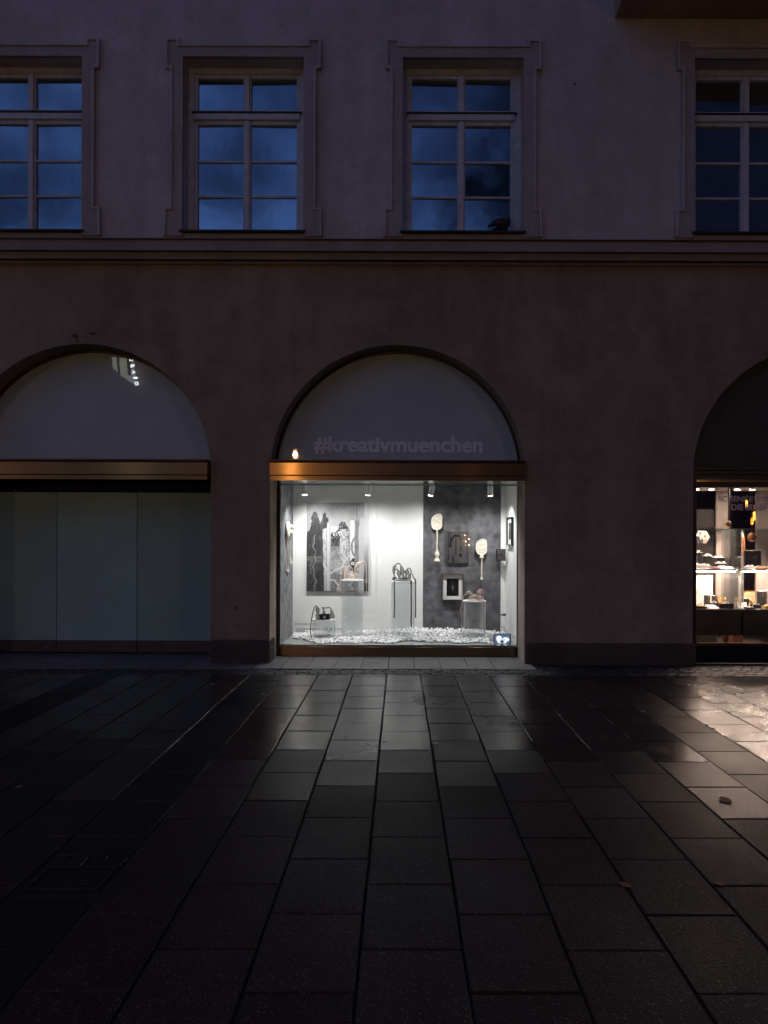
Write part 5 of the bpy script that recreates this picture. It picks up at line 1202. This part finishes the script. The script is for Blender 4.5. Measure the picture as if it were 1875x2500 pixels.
for i in range(6):
    a_ = PX(1754+i*3.4, 9.18); zz = ZB+.0005+14*9.2/F
    MB().torus((a_, 9.2+CAMY-.01+.012*(i % 2), zz+.014+.012*(i % 3)), .016, .006, 'Y' if i % 2 else 'X', 14, 6).build('watch', M['gold'], t, True)
riser(1706, 9.0, 20, 6, 'gold bracelets on a low tray at the window frame', ZB+.0005, M['black_velvet'], 5, 'gold', .017, plate_=False)
riser(1718, 8.99, 12, 5, 'black tray with three pearl studs, left of the tilted white card', ZB+.0005, M['black_velvet'], 4, 'silver', .007, plate_=False)
def tilted_card(px, d, w_, l_, h_, label, sk=.04):
    x = PX(px, d); y = d+CAMY; w2 = w_*d/F/2; t = thing('tilted_card', (x, y, ZB), label, 'card'); z = ZB+.0006
    MB().add([(x-w2+sk, y-l_/2, z), (x+w2+sk, y-l_/2, z), (x+w2, y+l_/2, z), (x-w2, y+l_/2, z), (x-w2+sk, y-l_/2, z+.006), (x+w2+sk, y-l_/2, z+.006), (x+w2, y+l_/2, z+h_), (x-w2, y+l_/2, z+h_)],
             [(0, 3, 2, 1), (4, 5, 6, 7), (0, 1, 5, 4), (1, 2, 6, 5), (2, 3, 7, 6), (3, 0, 4, 7)]).build('card', M['white_card'], t)
tilted_card(1736, 9.03, 22, .07, .045, 'white tilted price card on the deck of the left case')
tilted_card(1814, 9.05, 22, .06, .075, 'white tilted price card behind the case seam', -.02)
# lower deck, right case
x = on_deck(1835, 9.25); t = thing('gold_frame', x, 'gilt picture frame with a cream picture standing in the right case', 'picture frame')
fx0, fx1, fz0, fz1 = PX(1816, 9.25), PX(1853, 9.25), ZB+.0005, P(0, 1436, 9.25).z; w = .010
MB().box(fx0, fx1, x.y, x.y+.02, fz1-w, fz1, .002).box(fx0, fx0+w, x.y, x.y+.02, fz0, fz1-w, .002).box(fx1-w, fx1, x.y, x.y+.02, fz0, fz1-w, .002).box(fx0+w, fx1-w, x.y, x.y+.02, fz0, fz0+w).build('frame', M['gold'], t)
MB().box(fx0+w, fx1-w-.035, x.y+.008, x.y+.012, fz0+w, fz1-w).build('picture', pmat('cream_picture', (.72, .52, .30), .5, var=.25, vscale=10, bump=0, stretch=(.3, 1, 3)), t)
necklace_stand(1862, 9.2, 22, 40, ZB+.0005, 'tall dark necklace board at the right edge of the photo', 3)
riser(1822, 9.12, 11, 22, 'black studded earring block beside the gilt frame', ZB+.0005, M['black_velvet'], 2, 'silver', .007, plate_=False)
riser(1845, 9.08, 20, 9, 'black velvet block with two rings in front of the gilt frame', ZB+.0005, M['black_velvet'], 3, 'silver', .010, plate_=False)
riser(1830, 8.99, 20, 4, 'low black tray of silver rings at the front of the right case', ZB+.0005, M['black_velvet'], 5, 'silver', .009, plate_=False)
riser(1872, 9.0, 18, 7, 'oak bowl of gold bangles cut by the right photo edge', ZB+.0005, M['oak'], 4, 'gold', .014, plate_=False)
t = thing('hand_form', on_deck(1834, 9.16), 'small tan hand form holding a ring, in front of the gilt frame', 'display hand')
q = on_deck(1834, 9.16)
MB().tube([q+Vector((.02, 0, 0)), q+Vector((.018, 0, .05)), q+Vector((.0, 0, .085)), q+Vector((-.02, 0, .10)), q+Vector((-.035, 0, .085))], [.012, .014, .017, .012, .006], 9).build('palm', M['oak'], t, True)
for i in range(3): MB().tube([q+Vector((-.01+.008*i, -.006, .095)), q+Vector((-.03+.008*i, -.010, .085)), q+Vector((-.036+.008*i, -.012, .06))], [.005, .0045, .003], 6).build('finger', M['oak'], t, True)
# baubles and pendant bulbs
def bauble(px, py, rpx, ytop, d, label):
    c = P(px, py, d); r_ = rpx*d/F; t = thing('bauble', c, label, 'bauble')
    MB().ball(c, r_, n=24, m=14).build('ball', M['copper'], t, True)
    MB().lathe([(r_*.2, r_*.95), (r_*.2, r_*1.18)], c, 10).build('cap', M['gold'], t)
    MB().box(c.x-.007, c.x+.007, c.y-.0008, c.y+.0008, c.z+r_*1.18, 2.2349).build('ribbon', M['ribbon'], t)
bauble(1778.5, 1279, 7.2, 0, 8.84, 'small copper bauble on a brown ribbon in front of the taupe panel')
bauble(1835.5, 1312, 10.7, 0, 8.82, 'large copper bauble on a brown ribbon in front of the right glass case')
M['bulb_glass'] = glass_thin('amber_glass', (1, .78, .45), 1.4)
def bulb(px, py, d, label, s_=1.0):
    c = P(px, py, d); t = thing('pendant_bulb', c, label, 'lamp', 'amber filament bulbs hanging in the jeweller shop')
    MB().lathe([(.004, -.075*s_), (.022*s_, -.06*s_), (.030*s_, -.02*s_), (.026*s_, .03*s_), (.014*s_, .07*s_), (.012*s_, .085*s_)], c, 14).build('glass', M['bulb_glass'], t, True)
    m = MB()
    for k in range(4):
        a_ = PI/2*k; m.tube([c+Vector((.012*s_*math.cos(a_), .012*s_*math.sin(a_), -.05*s_)), c+Vector((.010*s_*math.cos(a_), .010*s_*math.sin(a_), .05*s_))], .0035*s_, 6, smooth=False)
    m.build('filament', M['filament'], t)
    MB().lathe([(.014*s_, .085*s_), (.015*s_, .13*s_)], c, 12).build('socket', M['gold'], t)
    MB().tube([c+Vector((0, 0, .13*s_)), Vector((c.x, c.y, 2.499))], .003, 6, smooth=False).build('cord', M['black_plastic'], t)
bulb(1823, 1228, 10.3, 'highest amber filament bulb, behind the letters DIE BLEIBT')
bulb(1842, 1260, 10.1, 'middle amber filament bulb, brightest of the three', 1.25)
bulb(1836, 1272, 10.2, 'lowest amber filament bulb, above the large copper bauble')
for (px0, px1, pyt, pyb, mt, lab) in [(1700, 1750, 1525, 1549, M['dark_grey'], 'dark taupe storage box under the left glass case'), (1789, 1814, 1530, 1549, M['ribbon'], 'brown storage box under the case seam')]:
    a_, b_ = P(px0, pyb, 9.6), P(px1, pyt, 9.6); t = thing('storage_box', ((a_.x+b_.x)/2, a_.y, .0205), lab, 'box')
    MB().box(a_.x, b_.x, a_.y, a_.y+.3, .0205, b_.z, .004).build('box', mt, t); MB().box(a_.x-.003, b_.x+.003, a_.y-.003, a_.y+.303, b_.z+.0005, b_.z+.012).build('lid', mt, t)

# ---------------------------------------------------------------- pigeon on the sill
d = 8.62; z0 = WZ0-.01
pg = thing('pigeon', P(1220, 560, d), 'dark pigeon resting on the sill in the lower right corner of the second full window', 'bird')
pts = [(1191, 553), (1203, 549), (1214, 545), (1224, 545), (1233, 546), (1239, 541), (1241, 535.5), (1238, 533)]
MB().tube([P(a_, b_, d) for a_, b_ in pts], [r_*d/F for r_ in (2.2, 4.2, 9, 13, 12.5, 8.5, 5.2, 3.2)], 14, 6, .85).build('body', M['pigeon'], pg, True)
MB().tube([P(1193, 550, d-.03), P(1210, 542, d-.055), P(1226, 541, d-.06), P(1234, 545, d-.05)], [r_*d/F for r_ in (1.5, 6, 9, 5)], 10, 5, .35).build('wing', M['pigeon'], pg, True)
MB().tube([P(1237, 534, d), P(1233, 535.5, d)], [.006, .001], 8, smooth=False).build('beak', M['black_plastic'], pg)
for dx in (-3, 4): MB().tube([P(1226+dx, 556, d), P(1226+dx, 561.5, d)], .004, 6, smooth=False).build('leg', M['black_plastic'], pg)

# ---------------------------------------------------------------- litter on the ground
def ground_pt(px, py): d = EYE*F/(py-VY); return Vector((PX(px, d), d+CAMY, 0))
def leaf(px, py, s_, label, mat='leaf'):
    c = ground_pt(px, py); a_ = random.uniform(0, 6); m = MB(); n = 7; v = []; 
    for i in range(n):
        t = i/(n-1); w_ = s_*.35*math.sin(PI*min(1, t*1.05+.02))**.8
        for q in (-1, 0, 1): v.append((t*s_-s_/2, q*w_, .0015+.10*s_*((t-.5)**2)+(.05*s_ if q else .0)))
    f = [(i*3+j, i*3+j+1, (i+1)*3+j+1, (i+1)*3+j) for i in range(n-1) for j in (0, 1)]
    v = [(c.x+x*math.cos(a_)-y*math.sin(a_), c.y+x*math.sin(a_)+y*math.cos(a_), z) for x, y, z in v]
    o = m.add(v, f).build('fallen_leaf' if mat == 'leaf' else 'paper_scrap', M[mat], None); tag(o, label, 'leaf' if mat == 'leaf' else 'litter', 'dry leaves on the paving' if mat == 'leaf' else 'paper scraps on the paving')
leaf(916, 1621, .09, 'brown dry leaf on the threshold slabs below the display window, middle')
leaf(809, 1611, .06, 'small brown leaf on the threshold slabs near the left end of the display window')
leaf(884, 1611, .05, 'tiny brown leaf close to the bronze rail of the display window')
leaf(1220, 1606, .07, 'brown leaf at the foot of the right jamb of the display window')
leaf(1531, 2160, .06, 'orange leaf in a joint of the paving, front right')
leaf(1760, 2156, .05, 'orange leaf in a joint near the right photo edge')
leaf(1774, 1953, .10, 'long dry leaf on a slab in the right foreground')
leaf(704, 1648, .05, 'reddish leaf lying on the setts at the top of the dark band')
leaf(48, 1926, .05, 'small reddish leaf far left on the paving')
leaf(1571, 1736, .06, 'white paper scrap beside the right dark band', 'paper')
leaf(645, 1697, .05, 'pale paper scrap on the dark band left of the display window', 'paper')
leaf(521, 1672, .05, 'pale paper scrap left of the dark band', 'paper')
leaf(1254, 1761, .07, 'grey paper scrap on a slab right of the middle', 'paper')
leaf(1065, 1815, .06, 'dull paper scrap on the paving in front of the display window', 'paper')

# ---------------------------------------------------------------- across the street (seen only as reflections)
OY = -31.0
ob = thing('opposite_building', (0, OY, 0), 'dark town building across the street, seen only as a reflection in the arch glass', 'building')
MB().box(-60, 60, OY-8, OY, 0, 15.5).build('wall', plaster('far_plaster', (.20, .17, .15), .2, False), ob)
tb_ = thing('opposite_building', (26, OY, 0), 'taller dark block across the street, reflected in the rightmost upper window', 'building')
MB().box(9.5, 46, OY-9, OY+.4, 0, 33).build('wall', M['far'] if 'far' in M else M.setdefault('far', plaster('far_block', (.30, .31, .36), .2, False)), tb_)
tr = thing('street_tree', (6.6, OY+2.2, 0), 'tall bare-topped dark tree across the street, reflected in the second full window', 'tree')
M['bark'] = pmat('bark', (.03, .025, .02), .9, bump=.5); M['foliage'] = pmat('dark_foliage', (.02, .026, .014), .8, var=.4, bump=0)
MB().tube([Vector((6.6, OY+2.2, 0)), Vector((6.5, OY+2.1, 8)), Vector((6.8, OY+2.2, 16)), Vector((6.7, OY+2.2, 25))], [.38, .30, .2, .05], 10).tube([Vector((6.6, OY+2.2, 10)), Vector((4.6, OY+2.4, 15)), Vector((3.8, OY+2.6, 19))], [.2, .12, .03], 8).tube([Vector((6.7, OY+2.2, 12)), Vector((8.8, OY+2.0, 17)), Vector((9.6, OY+2.2, 21))], [.2, .12, .03], 8).build('trunk', M['bark'], tr, True)
rs_t = np.random.RandomState(3); m = MB(); cl_ = [(6.6+rs_t.randn()*1.7, OY+2.2+rs_t.randn()*1.0, 17+rs_t.randn()*4.2, rs_t.uniform(.6, 1.4)) for _ in range(64)]
for (ax, ay, az, ar) in cl_:
    for _ in range(110):
        p = np.array([ax, ay, az])+rs_t.randn(3)*ar*.5; u = rs_t.randn(3); u /= np.linalg.norm(u); v = np.cross(u, rs_t.randn(3)); v /= np.linalg.norm(v)+1e-9; q_ = .13
        m.add([p-u*q_, p+v*q_*.6, p+u*q_, p-v*q_*.6], [(0, 1, 2, 3)])
m.build('crown', M['foliage'], tr)
VD = 39.6
def RP(px, py, vd=VD): return (PX(px, vd), EYE-(py-VY)*vd/F)
M['lit_glass'] = emat('lit_stair_glass', (.80, .86, .74), 3.2)
M['neon'] = emat('white_neon', (.8, .92, 1), 40)
q = [RP(274, 850), RP(279, 903), RP(296, 920), RP(333, 945), RP(322, 850)]
plate('lit_glazing', [q], OY+.05, OY+.3, M['lit_glass'], ob)
for px in (287, 311, 316):
    x, z = RP(px, 0); x2 = RP(px+6, 0)[0]
    MB().add([(x, OY+.31, RP(0, 850)[1]), (x+.12, OY+.31, RP(0, 850)[1]), (x2+.12, OY+.31, RP(0, 922)[1]), (x2, OY+.31, RP(0, 922)[1]), (x, OY+.36, RP(0, 850)[1]), (x+.12, OY+.36, RP(0, 850)[1]), (x2+.12, OY+.36, RP(0, 922)[1]), (x2, OY+.36, RP(0, 922)[1])],
        [(0, 1, 2, 3), (4, 7, 6, 5), (0, 4, 5, 1), (1, 5, 6, 2), (2, 6, 7, 3), (3, 7, 4, 0)]).build('mullion', M['black_frame'], ob)
bs = thing('blade_sign', (RP(332, 910)[0], OY, RP(332, 910)[1]), 'vertical lit letter sign EKAED across the street, mirrored in the left arch glass', 'sign')
for ch, (px, py) in zip('EKAED', [(325, 886), (329, 901), (332, 915), (336, 929), (339, 943)]):
    me = text_data(ch, 1, .01, .5); a0, a1 = xr(me); x, z = RP(px, py)
    s_ = 9.5*VD/F
    me.transform(Matrix.Translation((-(a0+a1)/2, -.35, 0))); me.transform(Matrix.Diagonal((s_*1.25, s_*1.25, .06, 1)))
    me.transform(Matrix.Rotation(R(-90), 4, 'Z')); me.transform(UPRIGHT); me.transform(Matrix.Translation((x, OY+.42, z)))
    finish('letter', me, M['neon'], bs)
# post-top lanterns behind the camera: the lit lamps mirrored in the arch glass and the bronze
ld_ = 20.6; ly = 2*(8.8+CAMY)-(ld_+CAMY); lx = PX(720, ld_); lz = EYE-(1111-VY)*ld_/F
M['bulb_warm'] = emat('lamp_bulb', (1, .56, .24), 720); M['lamp_glass'] = glass_thin('lamp_glass', (.97, .97, .97), 1.5, .25, .12)
def street_lamp(lx, label):
    lt = thing('street_lamp', (lx, ly, 0), label, 'street lamp', 'post-top street lamps along the street')
    MB().lathe([(.09, .0), (.09, .5), (.05, .6), (.045, lz-.30), (.10, lz-.22), (.10, lz-.19)], (lx, ly, 0), 16).build('post', M['black_frame'], lt, True)
    MB().ball((lx, ly, lz), .062, .062, .10, 14, 10).build('bulb', M['bulb_warm'], lt, True)
    MB().lathe([(.10, -.18), (.36, -.12), (.34, .0), (.24, .10), (.10, .15)], (lx, ly, lz), 28, cap=False).build('dome', M['lamp_glass'], lt, True)
    MB().lathe([(.12, .151), (.11, .19), (.02, .20)], (lx, ly, lz), 18).build('cap', M['bronze'], lt, True)
street_lamp(lx, 'post-top street lamp with glass dome and warm bulb, mirrored above the bronze shutter box')
street_lamp(-13.6, 'post-top street lamp farther along the street, on the side of the closed shop front')
street_lamp(8.6, 'post-top street lamp on the jeweller side of the street, glow falling on the right pier')
# warm hanging bulbs in a window across the street
for i, (px, py) in enumerate([(1134, 1307), (1143, 1315), (1136, 1321.5), (1144, 1330)]):
    x, z = RP(px, py, 40); t = thing('far_bulb', (x, OY+.3, z), ('highest', 'second', 'third', 'lowest')[i]+' of the warm far bulbs mirrored over the dark machine print', 'lamp', 'warm bulbs mirrored in the display pane')
    MB().ball((x, OY+.3, z), .03).build('bulb', M['far_bulb'] if 'far_bulb' in M else M.setdefault('far_bulb', emat('far_bulb', (1, .55, .22), 120)), t, True)
    MB().tube([Vector((x, OY+.3, z+.045)), Vector((x, OY+.3, z+.5)), Vector((x, OY+.02, z+.55))], .01, 6).build('bracket', M['black_frame'], t)
